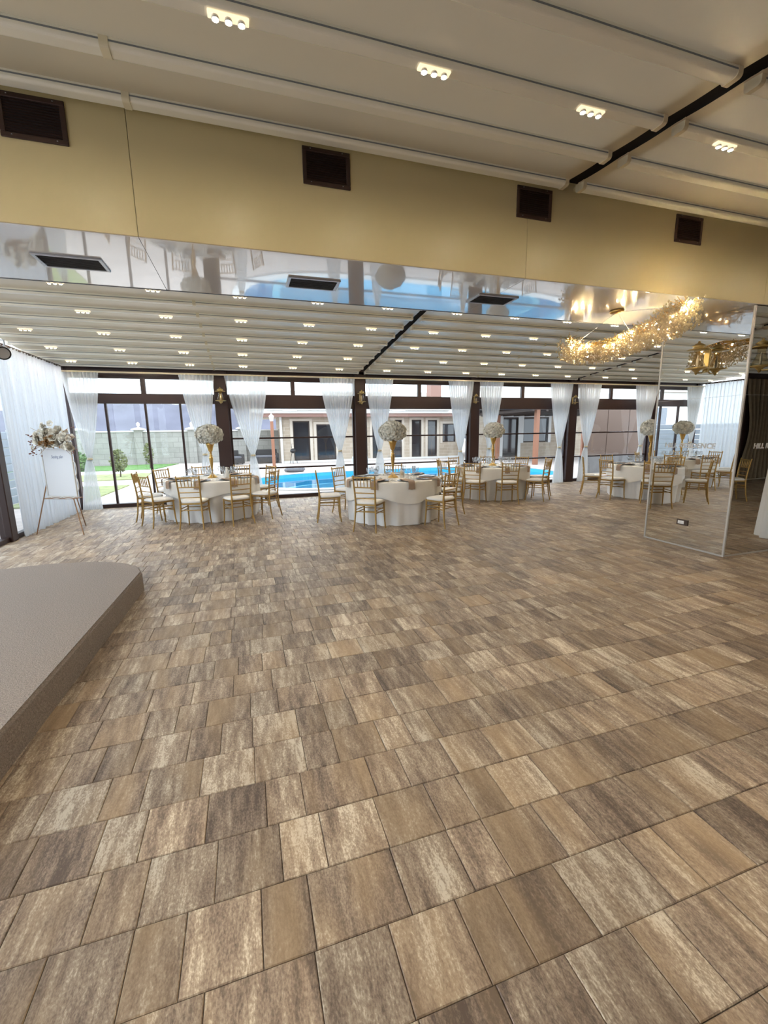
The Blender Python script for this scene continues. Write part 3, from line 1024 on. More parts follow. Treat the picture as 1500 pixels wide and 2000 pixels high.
for i, (a, b) in enumerate(((11.2, 12.9), (13.9, 15.6))):
    t = thing('beige_curtain', ['heavy beige curtain on the rear wall, seen in the mirror', 'heavy beige curtain on the rear wall near its end'][i], 'curtain', ((a + b) / 2, YF + 0.16, 0))
    def bfn(u, v, a=a, b=b):
        w = 1 - 0.35 * math.sin(PI * v) ** 2
        return ((u - 0.5) * (b - a) * w, 0.05 * math.sin(2 * PI * 9 * u), 2.95 * (1 - v) + 0.01)
    obj('drape', MB().grid(bfn, 90, 8), 'beige_curtain', t)
    obj('rail', MB().bbox(-(b - a) / 2, (b - a) / 2, -0.03, 0.03, 2.96, 3.0, 0.004), 'dark_metal', t)

# ================================================================== CHAIRS
def make_chair():
    t = thing('chiavari_chair', 'x', 'chair', (0, 0, 0), 0, 'gold chiavari chairs')
    G = 'chair_gold'
    for s in (-1, 1):
        obj('front_leg', MB().tube([(s * 0.195, 0.2, 0), (s * 0.188, 0.187, 0.12), (s * 0.182, 0.178, 0.3), (s * 0.18, 0.175, 0.45)], [0.0115, 0.0125, 0.0155, 0.016], 8), G, t)
        obj('rear_leg', MB().tube([(s * 0.2, -0.235, 0), (s * 0.185, -0.2, 0.16), (s * 0.175, -0.18, 0.36), (s * 0.172, -0.175, 0.47), (s * 0.178, -0.19, 0.65), (s * 0.186, -0.222, 0.88), (s * 0.187, -0.225, 0.905), (s * 0.188, -0.228, 0.922)],
                                    [0.0115, 0.0135, 0.0155, 0.016, 0.0145, 0.0135, 0.0155, 0.006], 8), G, t)
    obj('top_rail', MB().tube([(-0.186, -0.219, 0.885), (0, -0.232, 0.888), (0.186, -0.219, 0.885)], 0.0115, 7), G, t)
    obj('spindle_rail', MB().tube([(-0.18, -0.2, 0.725), (0, -0.212, 0.727), (0.18, -0.2, 0.725)], 0.0105, 7), G, t)
    for z in (0.635, 0.548):
        y = -0.19 + (0.65 - z) * 0.08
        obj('back_rail', MB().tube([(-0.178, y, z), (0, y - 0.01, z), (0.178, y, z)], 0.0095, 7), G, t)
    for k in range(5):
        x = -0.115 + k * 0.0575
        obj('spindle', MB().tube([(x * 0.97, -0.209, 0.725), (x, -0.22, 0.805), (x * 1.03, -0.229, 0.885)], [0.0065, 0.0085, 0.0065], 6), G, t)
    m = MB()
    pr = [(-0.2, 0.2), (0.2, 0.2), (0.19, -0.185), (-0.19, -0.185)]
    m.prism([pr[3], pr[2], pr[1], pr[0]], 0.425, 0.455)
    me = m.mesh('seat_frame')
    bm = bmesh.new()
    bm.from_mesh(me)
    bmesh.ops.bevel(bm, geom=bm.edges[:], offset=0.01, segments=2, affect='EDGES')
    bm.to_mesh(me)
    bm.free()
    obj('seat_frame', me, G, t)
    m = MB()
    def cfn(u, v):
        a = 2 * PI * u
        c, s = math.cos(a), math.sin(a)
        q = 4.5
        rr = (abs(c) ** q + abs(s) ** q) ** (-1 / q)
        prof = ((0.0, 0.5), (0.6, 0.499), (0.88, 0.494), (0.98, 0.483), (1.0, 0.47), (0.97, 0.456))
        i = min(int(v * 5), 4)
        f = v * 5 - i
        r_ = prof[i][0] * (1 - f) + prof[i + 1][0] * f
        z = prof[i][1] * (1 - f) + prof[i + 1][1] * f
        return (c * rr * r_ * 0.205, 0.012 + s * rr * r_ * 0.2, z)
    m.grid(cfn, 28, 5, True, True)
    obj('cushion', m, 'cushion', t)
    for z in (0.31, 0.355):
        for s in (-1, 1):
            obj('side_stretcher', MB().tube([(s * 0.181, 0.178, z), (s * 0.178, -0.186, z)], 0.0085, 6), G, t)
    for z in (0.27, 0.335):
        obj('front_stretcher', MB().tube([(-0.183, 0.181, z), (0.183, 0.181, z)], 0.0085, 6), G, t)
    obj('rear_stretcher', MB().tube([(-0.178, -0.187, 0.33), (0.178, -0.187, 0.33)], 0.0085, 6), G, t)
    return t

chair0 = make_chair()
chair_used = False

def place_chair(cx, cy, ang, label, dr=0.0, group=None):
    global chair_used
    u = Vector((math.cos(R(ang)), math.sin(R(ang)), 0))
    p = Vector((cx, cy, 0)) + u * (1.12 + dr)
    rz = math.atan2(-u.y, -u.x) - PI / 2
    if not chair_used:
        chair_used = True
        chair0.location = p
        chair0.rotation_euler.z = rz
        chair0['label'] = label
        if group:
            chair0['group'] = group
        return chair0
    return dup(chair0, p, rz, label, group=group)

# ================================================================== TABLES
TR = 0.865

def tablecloth(seed, folds=17):
    cr = random.Random(seed)
    ph = [cr.random() * 6.28 for _ in range(4)]
    def fold(a):
        return 0.6 * math.sin(folds * a + ph[0] + 0.8 * math.sin(3 * a + ph[1])) + 0.4 * math.sin((folds + 6) * a + ph[2])
    def fn(u, v):
        a = 2 * PI * u
        if v < 0.3:
            r_ = TR * v / 0.3
            z = 0.752
        elif v < 0.36:
            f = (v - 0.3) / 0.06
            r_ = TR + 0.014 * math.sin(f * PI / 2)
            z = 0.752 - 0.014 * (1 - math.cos(f * PI / 2))
        else:
            f = (v - 0.36) / 0.64
            z = 0.738 - (0.738 - 0.006) * f
            r_ = TR + 0.012 - 0.07 * f + 0.048 * (f ** 0.8) * fold(a)
        return (r_ * math.cos(a), r_ * math.sin(a), z)
    return MB().grid(fn, 168, 25, True, True)

def topper(seed, drop=0.27):
    cr = random.Random(seed)
    ph = [cr.random() * 6.28 for _ in range(4)]
    def fn(u, v):
        a = 2 * PI * u
        ln = drop * (1 + 0.22 * math.cos(4 * a + ph[0]))
        if v < 0.4:
            r_ = (TR + 0.006) * v / 0.4
            z = 0.7565
        elif v < 0.5:
            f = (v - 0.4) / 0.1
            r_ = TR + 0.006 + 0.014 * math.sin(f * PI / 2)
            z = 0.7565 - 0.018 * (1 - math.cos(f * PI / 2))
        else:
            f = (v - 0.5) / 0.5
            z = 0.7385 - ln * f
            r_ = TR + 0.02 + 0.004 * f + 0.011 * f * math.sin(13 * a + ph[1] + math.sin(2 * a + ph[2]))
        return (r_ * math.cos(a), r_ * math.sin(a), z)
    return MB().grid(fn, 140, 18, True, True)

def rose(mb, c, n, s, rr):
    """one bloom: cup of overlapping petals around a core"""
    n = n.normalized()
    a = n.orthogonal().normalized()
    b = n.cross(a)
    k0 = rr.random() * 6.28
    for ring, (cnt, r0, r1, h0, h1) in enumerate(((5, 0.35, 1.0, -0.2, 0.28), (4, 0.2, 0.62, 0.0, 0.55), (3, 0.05, 0.3, 0.2, 0.7))):
        for k in range(cnt):
            t0 = k0 + ring * 0.7 + 2 * PI * k / cnt
            w = 1.25 * PI / cnt
            vs = []
            for tt, r_, h in ((t0 - w * 0.6, r0, h0), (t0 + w * 0.6, r0, h0), (t0 + w, r1 * 0.93, h1 * 0.8), (t0, r1 * 1.06, h1), (t0 - w, r1 * 0.93, h1 * 0.8)):
                vs.append(c + s * (a * math.cos(tt) * r_ + b * math.sin(tt) * r_ + n * h))
            mb.add(vs, [(0, 1, 2, 3, 4)])

def flower_vase(label, x, y, z, seed, rotz=0.0):
    rr = random.Random(seed)
    t = thing('flower_vase', label, 'vase', (x, y, z), rotz, 'tall gold vases with white flower balls')
    obj('foot', MB().lathe([(0.098, 0.0), (0.1, 0.008), (0.088, 0.022), (0.05, 0.05), (0.022, 0.085), (0.014, 0.115)], 20), 'gold', t)
    obj('stem', MB().lathe([(0.012, 0.11), (0.015, 0.15), (0.028, 0.27), (0.038, 0.385), (0.04, 0.4), (0.024, 0.412), (0.03, 0.43), (0.03, 0.445), (0.016, 0.46), (0.026, 0.475), (0.026, 0.49), (0.017, 0.505)], 18), 'gold', t)
    obj('trumpet', MB().lathe([(0.017, 0.505), (0.03, 0.515), (0.04, 0.53), (0.052, 0.58), (0.07, 0.64), (0.09, 0.69), (0.084, 0.69), (0.0, 0.66)], 18), 'gold', t)
    mb = MB()
    mb.ico(Vector((0, 0, 0.84)), 0.185, 2, 0.82)
    obj('foam_ball', mb, 'petal', t)
    mb = MB()
    n = 150
    for i in range(n):
        zz = 1 - 2 * (i + 0.5) / n
        if zz < -0.82:
            continue
        a = i * 2.39996
        q = math.sqrt(1 - zz * zz)
        d = Vector((q * math.cos(a), q * math.sin(a), zz))
        rad = 0.205 + rr.uniform(-0.018, 0.022)
        rose(mb, Vector((d.x * rad * 1.08, d.y * rad * 1.08, 0.84 + d.z * rad * 0.82)), d + Vector((rr.uniform(-.2, .2), rr.uniform(-.2, .2), rr.uniform(-.2, .2))), rr.uniform(0.042, 0.054), rr)
    tag(obj('white_blooms', mb, 'petal', t), 'ball of ivory white roses', kind='stuff')
    mb = MB()
    for i in range(26):
        d = Vector((rr.uniform(-1, 1), rr.uniform(-1, 1), rr.uniform(-0.6, 1))).normalized()
        c = Vector((d.x * 0.235, d.y * 0.235, 0.84 + d.z * 0.195))
        a = d.orthogonal().normalized() * 0.014
        mb.add([c - a, c + d * 0.02 + a.cross(d) * 0.6, c + a, c + d * 0.012 - a.cross(d) * 0.6], [(0, 1, 2, 3)])
    tag(obj('leaves', mb, 'leaf_dark', t), 'small dark leaves between the roses', kind='stuff')
    return t

# place-setting masters
plate0 = thing('charger_plate', 'x', 'plate', (0, 0, 0), 0, 'dark charger plates')
obj('rim', MB().lathe([(0.0, 0.003), (0.09, 0.003), (0.1, 0.008), (0.155, 0.013), (0.158, 0.016), (0.15, 0.0175), (0.1, 0.0125), (0.09, 0.008), (0.0, 0.008)], 28), 'charger', plate0)
napkin0 = MB().grid(lambda u, v: ((u - 0.5) * (0.13 + 0.02 * math.sin(6 * v)),
                                  *((-0.14 + 0.40 * min(v / 0.68, 1.0) + (0.012 * math.sin(min(1, (v - 0.68) / 0.1) * PI / 2) if v > 0.68 else 0),
                                     0.024 + 0.006 * math.sin(9 * u + 3 * v) if v <= 0.66 else 0.024 - (v - 0.66) * 0.42 + 0.004 * math.sin(9 * u)))), 8, 16).mesh('napkin')
napkin0.materials.append(MATS['napkin'])
gl0 = thing('wine_glass', 'x', 'glass', (0, 0, 0), 0, 'stemmed glasses on the round tables')
obj('foot', MB().lathe([(0.033, 0.0), (0.033, 0.002), (0.006, 0.006)], 14), 'clear_glass', gl0)
obj('stem', MB().lathe([(0.004, 0.005), (0.0035, 0.05), (0.005, 0.085)], 8), 'clear_glass', gl0)
obj('bowl', MB().lathe([(0.004, 0.084), (0.024, 0.1), (0.036, 0.13), (0.037, 0.15), (0.031, 0.195), (0.0295, 0.195), (0.035, 0.15), (0.034, 0.13), (0.022, 0.103), (0.0, 0.09)], 16), 'clear_glass', gl0)
fork0 = thing('cutlery_fork', 'x', 'fork', (0, 0, 0), 0, 'steel forks on the round tables')
m = MB().bbox(-0.004, 0.004, -0.09, 0.03, 0.001, 0.003, 0.0005)
obj('handle', m, 'silver_frame', fork0)
m = MB().box(-0.010, 0.010, 0.03, 0.045, 0.001, 0.003)
for q in (-0.009, -0.003, 0.003, 0.009):
    m.box(q - 0.0012, q + 0.0012, 0.045, 0.085, 0.001, 0.003)
obj('tines', m, 'silver_frame', fork0)
fav0 = thing('favour_box', 'x', 'box', (0, 0, 0), 0, 'small white favours on the round tables')
obj('box_body', MB().bbox(-0.02, 0.02, -0.02, 0.02, 0, 0.03, 0.003), 'porcelain', fav0)
obj('bow', MB().tube([(-0.016, 0, 0.034), (-0.008, 0, 0.042), (0, 0, 0.033), (0.008, 0, 0.042), (0.016, 0, 0.034)], 0.003, 5), 'silver_frame', fav0)
USED = set()

def use(master, loc, rotz, label):
    if master.name in USED:
        return dup(master, loc, rotz, label)
    USED.add(master.name)
    master.location = loc
    master.rotation_euler.z = rotz
    master['label'] = label
    return master

def round_table(tname, x, y, chairs, settings, seed, drop=0.27, vrot=0.0, vase=True):
    t = thing('round_table', 'round banquet table under the cloths, ' + tname, 'table', (x, y, 0), 0, 'round banquet tables')
    obj('tabletop', MB().lathe([(TR - 0.012, 0.72), (TR - 0.006, 0.725), (TR - 0.006, 0.745), (TR - 0.012, 0.75)], 48), 'dark_timber', t)
    for q in range(4):
        a = PI / 4 + q * PI / 2
        obj('leg', MB().tube([(0.55 * math.cos(a), 0.55 * math.sin(a), 0), (0.5 * math.cos(a), 0.5 * math.sin(a), 0.72)], 0.018, 8), 'dark_metal', t)
    tag(obj('tablecloth', tablecloth(seed), 'cloth_white', None, (x, y, 0)), 'floor-length white tablecloth, ' + tname, 'tablecloth', 'long white tablecloths')
    tag(obj('table_topper', topper(seed + 50, drop), 'cloth_ivory', None, (x, y, 0)), 'short ivory overlay cloth, ' + tname, 'tablecloth', 'ivory overlay cloths')
    for ang, lab, dr in chairs:
        place_chair(x, y, ang, 'gold chiavari chair ' + lab, dr, 'chairs, ' + tname)
    cr = random.Random(seed + 9)
    zt = 0.7568
    for i, (ang, nap) in enumerate(settings):
        u = Vector((math.cos(R(ang)), math.sin(R(ang)), 0))
        s = Vector((-u.y, u.x, 0))
        c = Vector((x, y, zt)) + u * 0.655
        rz = math.atan2(u.y, u.x) - PI / 2
        who = '%s place anticlockwise from front, %s' % (ORD(i), tname)
        use(plate0, c, rz, 'dark round charger plate, ' + who)
        if nap:
            n = obj('napkin', napkin0, None, None, c + Vector((0, 0, 0.0)), rz)
            tag(n, 'taupe napkin over the edge, ' + who, 'napkin', 'taupe napkins')
        for j, (dr, ds) in enumerate(((-0.25, 0.05), (-0.22, 0.14))):
            use(gl0, c + u * dr + s * (ds + cr.uniform(-.01, .01)), cr.random() * 6, 'clear stemmed %s glass, %s' % (('wine', 'water')[j], who))
        use(fork0, c - s * 0.19, rz + PI, 'steel fork beside the plate, ' + who)
        if i % 2 == 0:
            use(fav0, c - u * 0.24 - s * 0.09, cr.random(), 'small white favour box, ' + who)
    if vase:
        flower_vase('tall gold trumpet vase with white rose ball, ' + tname, x, y, zt, seed, vrot)

ST = lambda a0, n, step, naps: [(a0 + i * step, i in naps) for i in range(n)]
N1 = 'left-hand table by the garden window'
N2 = 'nearest table in the middle'
N3 = 'table behind, beside the third column'
N4 = 'table half hidden by the mirror'
N5 = 'table wholly behind the mirrored column'
round_table(N1, -0.67, 9.12, [
    (-180, 'seen edge-on, leftmost at the left-hand table', 0.03), (-143, 'in three-quarter view, front left of the left-hand table', 0), (142, 'behind the left-hand table, nearest the sliding panes', 0),
    (104, 'behind the left-hand table, beneath its flower ball', 0), (-103, 'with its back to us, front of the left-hand table', 0), (-66, 'with its back to us, front right of the left-hand table', 0),
    (-31, 'turned sideways at the right end of the left-hand table', 0), (30, 'at the left-hand table, partly hidden beside the pool corner', 0), (66, 'behind the left-hand table, in front of the first column', 0)],
    ST(-143, 9, 40, (0, 1, 2, 3, 5, 8)), 1, 0.26)
round_table(N2, 2.58, 7.58, [
    (172, 'in side view, left of the nearest table', 0.08), (128, 'behind the nearest table on its left, against the pool', 0), (-129, 'with its back to us, at the front of the nearest table', 0),
    (71, 'behind the nearest table, next to its gold vase', 0), (-62, 'in three-quarter view, front right of the nearest table', 0), (-1, 'at the right side of the nearest table', 0.04)],
    ST(-129, 9, 40, (0, 1, 2, 4, 8)), 2, 0.29)
round_table(N3, 5.74, 9.26, [
    (148, 'edge-on at the far left of the table behind', 0), (-177, 'at the left side of the table behind, before blue water', 0), (-141, 'with its back to us, front left of the table behind', 0),
    (-105, 'with its back to us, front middle of the table behind', 0), (-57, 'in side view, front right of the table behind', 0), (-16, 'at the right side of the table behind, mostly covered', 0.05),
    (24, 'behind the table at the third column, on its right', 0), (64, 'behind the table at the third column, beneath the flower ball', 0), (108, 'behind the table at the third column, on its left', 0)],
    ST(-141, 9, 40, (0, 1, 2, 8)), 3, 0.26)
round_table(N4, 9.12, 7.85, [
    (140, 'in side view, leftmost at the table by the mirror', 0.1), (-178, 'with its back to us, front left of the table by the mirror', 0), (88, 'behind the table by the mirror', 0),
    (-135, 'cut by the mirror edge, front of the table by the mirror', 0)],
    ST(180, 9, 40, (0, 1, 8)), 4, 0.3)
round_table(N5, 12.2, 9.25, [(148, 'seen edge-on in the distance past the mirrored table', 0), (-178, 'in the distance, right of the edge-on one', 0)], ST(150, 9, 40, ()), 5, 0.27)
place_chair(9.18, 0.01, 30, 'gold chiavari chair standing alone, seen only in the mirror')
t = thing('cocktail_table', 'small draped cocktail table right of the mirrored column, seen in the mirror', 'table', (7.36, 3.28, 0), 0)
obj('tabletop', MB().lathe([(0.33, 1.03), (0.335, 1.035), (0.335, 1.05), (0.33, 1.055)], 32), 'dark_timber', t)
obj('pedestal', MB().lathe([(0.22, 0), (0.22, 0.02), (0.03, 0.05), (0.03, 1.03)], 16), 'dark_metal', t)
def ccfn(u, v):
    a = 2 * PI * u
    if v < 0.3:
        r_, z = 0.34 * v / 0.3, 1.058
    else:
        f = (v - 0.3) / 0.7
        z = 1.055 - 1.05 * f
        r_ = 0.345 + 0.03 * f + 0.03 * f * math.sin(11 * a)
    return (r_ * math.cos(a), r_ * math.sin(a), z)
tag(obj('tablecloth', MB().grid(ccfn, 88, 20, True, True), 'cloth_white', None, (7.36, 3.28, 0)), 'white cloth of the cocktail table, showing at the mirror edge', 'tablecloth')

# things around the vases
def carafe(label, x, y):
    t = thing('flower_carafe', label, 'carafe', (x, y, 0.7568), 0.4)
    obj('jug_body', MB().lathe([(0.045, 0), (0.05, 0.01), (0.05, 0.11), (0.042, 0.135), (0.02, 0.155), (0.017, 0.2), (0.024, 0.21), (0.02, 0.21), (0.013, 0.2), (0.0, 0.16)], 18), 'cloth_ivory', t)
    obj('jug_handle', MB().tube([(0.018, 0, 0.2), (0.05, 0, 0.2), (0.055, 0, 0.16), (0.04, 0, 0.13)], 0.005, 6), 'porcelain', t)
carafe('cream bottle-shaped carafe beside the vase of the left-hand table', -0.40, 9.0)
def card(label, x, y, rz):
    t = thing('gilt_card_holder', label, 'card', (x, y, 0.7568), rz, 'cream gilt cards beside the vases')
    m = MB()
    m.add([(-0.05, 0, 0), (0.05, 0, 0), (0.05, 0.02, 0.10), (0.03, 0.026, 0.135), (0.0, 0.028, 0.15), (-0.03, 0.026, 0.135), (-0.05, 0.02, 0.10),
           (-0.05, 0.006, 0), (0.05, 0.006, 0), (0.05, 0.026, 0.10), (0.03, 0.032, 0.135), (0.0, 0.034, 0.15), (-0.03, 0.032, 0.135), (-0.05, 0.026, 0.10)],
          [(0, 1, 2, 3, 4, 5, 6), (13, 12, 11, 10, 9, 8, 7)] + [(k, k + 7, (k + 1) % 7 + 7, (k + 1) % 7) for k in range(7)])
    obj('card_panel', m, 'cloth_ivory', t)
    obj('gilt_ring', MB().tube([(0.02 * math.cos(a), 0.009, 0.075 + 0.028 * math.sin(a)) for a in [2 * PI * k / 14 for k in range(15)]], 0.004, 5), 'gold', t)
card('cream card with gilt ring beside the vase of the nearest table', 2.74, 7.50, 0.3)
card('cream card with gilt ring beside the vase of the table behind', 5.93, 9.14, 0.5)
card('cream card with gilt ring beside the vase of the mirror table', 9.0, 7.62, 0.7)

# ================================================================== EASEL AND SIGN
ern = random.Random(3)
ES = thing('easel', 'thin copper tripod easel by the left sheer curtain', 'easel', (-3.0, 8.35, 0), R(-24))
def wl2(p):
    """world point into the easel frame"""
    q = Vector(p) - Vector((-3.0, 8.35, 0))
    c, s = math.cos(R(24)), math.sin(R(24))
    return Vector((c * q.x - s * q.y, s * q.x + c * q.y, q.z))
top = wl2((-2.98, 8.5, 1.62))
for p in ((-3.42, 8.39, 0), (-2.64, 8.05, 0), (-2.87, 8.91, 0)):
    q = wl2(p)
    obj('leg', MB().tube([q, q + (top - q) * 0.97], 0.009, 7), 'easel_copper', ES)
obj('ledge', MB().bbox(-0.15, 0.4, -0.15, 0.02, 0.60, 0.612, 0.003), 'easel_copper', ES)
SG = thing('welcome_board', 'white seating board with scalloped frame resting on the easel', 'sign', (-2.885, 8.155, 0.625), R(-24))
obj('panel', MB().bbox(-0.25, 0.25, -0.008, 0.012, 0.03, 0.79, 0.004), 'board_white', SG)
obj('frame_edge', MB().bbox(-0.265, -0.25, -0.014, 0.014, 0.02, 0.79, 0.003).bbox(0.25, 0.265, -0.014, 0.014, 0.02, 0.79, 0.003).bbox(-0.265, 0.265, -0.014, 0.014, 0.01, 0.03, 0.003), 'trim_white', SG)
m = MB().tube([(-0.22 + 0.44 * k / 24, -0.016, 0.012 - 0.028 * abs(math.sin(2 * PI * k / 24))) for k in range(25)], 0.006, 5)
obj('scallop', m, 'trim_white', SG)
for zc, hh in ((0.47, 0.11), (0.21, 0.10)):
    obj('side_loop', MB().tube([(0.275 + 0.028 * math.cos(a), 0.0, zc + hh * math.sin(a)) for a in [2 * PI * k / 20 for k in range(21)]], 0.007, 6), 'trim_white', SG)
lettering('lettering', 'Seating plan', 0.07, 'ink_blue', SG, (0.0, -0.0085, 0.655), (R(90), 0, 0), 0.0006, 0.35, 0.20)
FL = thing('dried_bouquet', 'dried beige flower spray with rust berries on top of the board', 'bouquet', (-2.885, 8.125, 1.44), R(-24))
mb = MB()
for _ in range(120):
    a = max(-0.32, min(0.32, ern.gauss(0, 0.15)))
    z = 0.11 + max(-0.13, min(0.2, ern.gauss(0, 0.085))) + 0.05 * math.cos(a * 6)
    c = Vector((a, ern.uniform(-0.10, 0.02), z))
    rose(mb, c, Vector((ern.uniform(-.7, .7), -1, ern.uniform(-0.2, 0.9))), ern.uniform(0.035, 0.06), ern)
tag(obj('dried_blooms', mb, 'dried_flower', FL), 'pale dried blooms', kind='stuff')
mb = MB()
for _ in range(24):
    c = Vector((ern.uniform(-0.16, 0.1), ern.uniform(-0.13, -0.05), ern.uniform(0.02, 0.16)))
    rose(mb, c, Vector((ern.uniform(-.5, .5), -1, ern.uniform(-0.2, 0.9))), ern.uniform(0.025, 0.04), ern)
tag(obj('rust_blooms', mb, 'dried_rust', FL), 'rust coloured dried blooms', kind='stuff')
mb = MB()
for _ in range(70):
    side = ern.choice((-1, -1, 1))
    c = Vector((side * ern.uniform(0.2, 0.42), ern.uniform(-0.08, 0.0), ern.uniform(-0.14, 0.3)))
    if side < 0 and c.z > 0.2:
        c.z -= 0.2
    mb.ico(c, ern.uniform(0.009, 0.016), 1, 0.8)
tag(obj('berries', mb, 'berry', FL), 'small rust berries', kind='stuff')
mb = MB()
for _ in range(22):
    side = ern.choice((-1, 1))
    e = Vector((side * ern.uniform(0.22, 0.42), ern.uniform(-0.08, 0.0), ern.uniform(-0.12, 0.3)))
    mb.tube([(side * 0.05, -0.04, 0.06), (e * 0.6 + Vector((0, 0, 0.05))), e], 0.0025, 4)
tag(obj('sprigs', mb, 'dried_rust', FL), kind='stuff')

# ================================================================== STAGE SPOTLIGHT
SP = thing('stage_spotlight', 'black stage spotlight hanging at the left edge of the frame', 'spotlight', (-2.62, 6.28, 2.57), R(0))
obj('hanger_bar', MB().bbox(-0.05, -0.005, -0.03, 0.03, 0.12, 0.95, 0.004), 'dark_metal', SP)
obj('yoke', MB().bbox(-0.09, 0.05, -0.012, 0.012, 0.115, 0.127, 0.002).bbox(-0.095, -0.083, -0.012, 0.012, -0.02, 0.127, 0.002).bbox(0.043, 0.055, -0.012, 0.012, -0.02, 0.127, 0.002), 'silver_frame', SP)
d = Vector((0.55, -0.75, -0.35)).normalized()
can = MB().tube([-d * 0.13, -d * 0.125, -d * 0.03, d * 0.1, d * 0.105], [0.03, 0.055, 0.062, 0.066, 0.074], 20)
obj('can', can, 'black_plastic', SP)
obj('lens', MB().tube([d * 0.1055, d * 0.109], [0.06, 0.058], 20), 'lens_glass', SP)

# ================================================================== OUTSIDE
orn = random.Random(21)
GZ = -0.06
gnd = obj('ground', MB().add([(-60, YB + 0.12, GZ), (60, YB + 0.12, GZ), (60, 70, GZ), (-60, 70, GZ), (XL - 0.06, -20, GZ), (-60, -20, GZ), (XL - 0.06, YB + 0.12, GZ)],
                             [(0, 6, 1, 2, 3), (5, 4, 6, 0)]), 'paving_out')
# pool opening: the yard is built as a sheet with a hole around the basin
POOL = []
for k in range(40):
    a = 2 * PI * k / 40
    c, s = math.cos(a), math.sin(a)
    q = 3.2
    rr = (abs(c) ** q + abs(s) ** q) ** (-1 / q)
    POOL.append((6.1 + 5.85 * c * rr, 15.6 + 3.0 * s * rr + 0.05 * (c * rr) * 1.0))
bm = bmesh.new()
outer = [bm.verts.new(p) for p in ((-60, YB + 0.12, GZ), (60, YB + 0.12, GZ), (60, 70, GZ), (-60, 70, GZ))]
inner = [bm.verts.new((x, y, GZ)) for x, y in POOL]
es = [bm.edges.new((outer[i], outer[(i + 1) % 4])) for i in range(4)] + [bm.edges.new((inner[i], inner[(i + 1) % 40])) for i in range(40)]
bmesh.ops.triangle_fill(bm, use_beauty=True, edges=es)
l = [bm.verts.new(p) for p in ((-60, -20, GZ), (XL - 0.06, -20, GZ), (XL - 0.06, YB + 0.12, GZ), (-60, YB + 0.12, GZ))]
bm.faces.new(l)
bmesh.ops.recalc_face_normals(bm, faces=bm.faces[:])
me = bpy.data.meshes.new('ground')
bm.to_mesh(me)
bm.free()
me.materials.append(MATS['paving_out'])
gnd.data = me
tag(gnd, 'pale stone paving of the yard around the pool', 'paving', kind='structure')
pool = thing('swimming_pool', 'bright blue swimming pool with white coping beyond the windows', 'pool', (0, 0, 0))
n = len(POOL)
mb = MB()
v = [(x, y, GZ + 0.02) for x, y in POOL] + [(x, y, -1.15) for x, y in POOL]
mb.add(v, [(k, (k + 1) % n, n + (k + 1) % n, n + k) for k in range(n)] + [tuple(range(n, 2 * n))])
obj('basin', mb, 'pool_liner', pool)
def ring(f0, f1, z0, z1):
    cx, cy = 6.1, 15.6
    a = [(cx + (x - cx) * f0[0], cy + (y - cy) * f0[1]) for x, y in POOL]
    b = [(cx + (x - cx) * f1[0], cy + (y - cy) * f1[1]) for x, y in POOL]
    v = [(*p, z0) for p in a] + [(*p, z0) for p in b] + [(*p, z1) for p in a] + [(*p, z1) for p in b]
    f = []
    for k in range(n):
        j = (k + 1) % n
        f += [(2 * n + k, 2 * n + j, 3 * n + j, 3 * n + k), (k, n + k, n + j, j), (n + k, 3 * n + k, 3 * n + j, n + j), (k, j, 2 * n + j, 2 * n + k)]
    return MB().add(v, f)
obj('coping', ring((1.0, 1.0), (1.06, 1.11), GZ, GZ + 0.035), 'coping', pool)
obj('bench_step', ring((0.80, 0.66), (0.84, 0.72), -1.1, -0.42), 'pool_step', pool)
obj('water', MB().add([(x, y, -0.19) for x, y in POOL], [tuple(range(n))]), 'water', pool)
for i, x in enumerate((4.5, 5.1)):
    obj('ladder_rail', MB().tube([(x, 18.35, -0.6), (x, 18.35, 0.35), (x, 18.5, 0.55), (x, 18.75, 0.55), (x, 18.9, 0.35), (x, 18.9, GZ)], 0.03, 8), 'trim_white', pool)

def patch(name, poly, z, mat, label):
    tag(obj(name, MB().prism(poly, GZ, z), mat), label, 'lawn' if 'lawn' in name else 'path', kind='structure')
patch('lawn_strip', [(-13.6, 24.2), (-4.5, 24.4), (-3.95, 28.6), (-13.6, 28.6)], GZ + 0.03, 'lawn', 'green lawn strip at the foot of the garden wall')
patch('lawn_bed', [(-16, 18.6), (-3.9, 18.9), (-4.2, 21.9), (-16, 21.9)], GZ + 0.03, 'lawn_dry', 'yellowish lawn bed in front of the green strip')
patch('lawn_corner', [(-5.6, 12.2), (-4.0, 12.2), (-3.9, 16.6), (-5.6, 16.6)], GZ + 0.03, 'lawn_dry', 'yellowish lawn beside the left corner of the hall')
patch('garden_path', [(-16, 21.95), (-4.2, 21.95), (-4.45, 24.15), (-16, 24.15)], GZ + 0.02, 'path_pale', 'pale path between the two lawn strips')

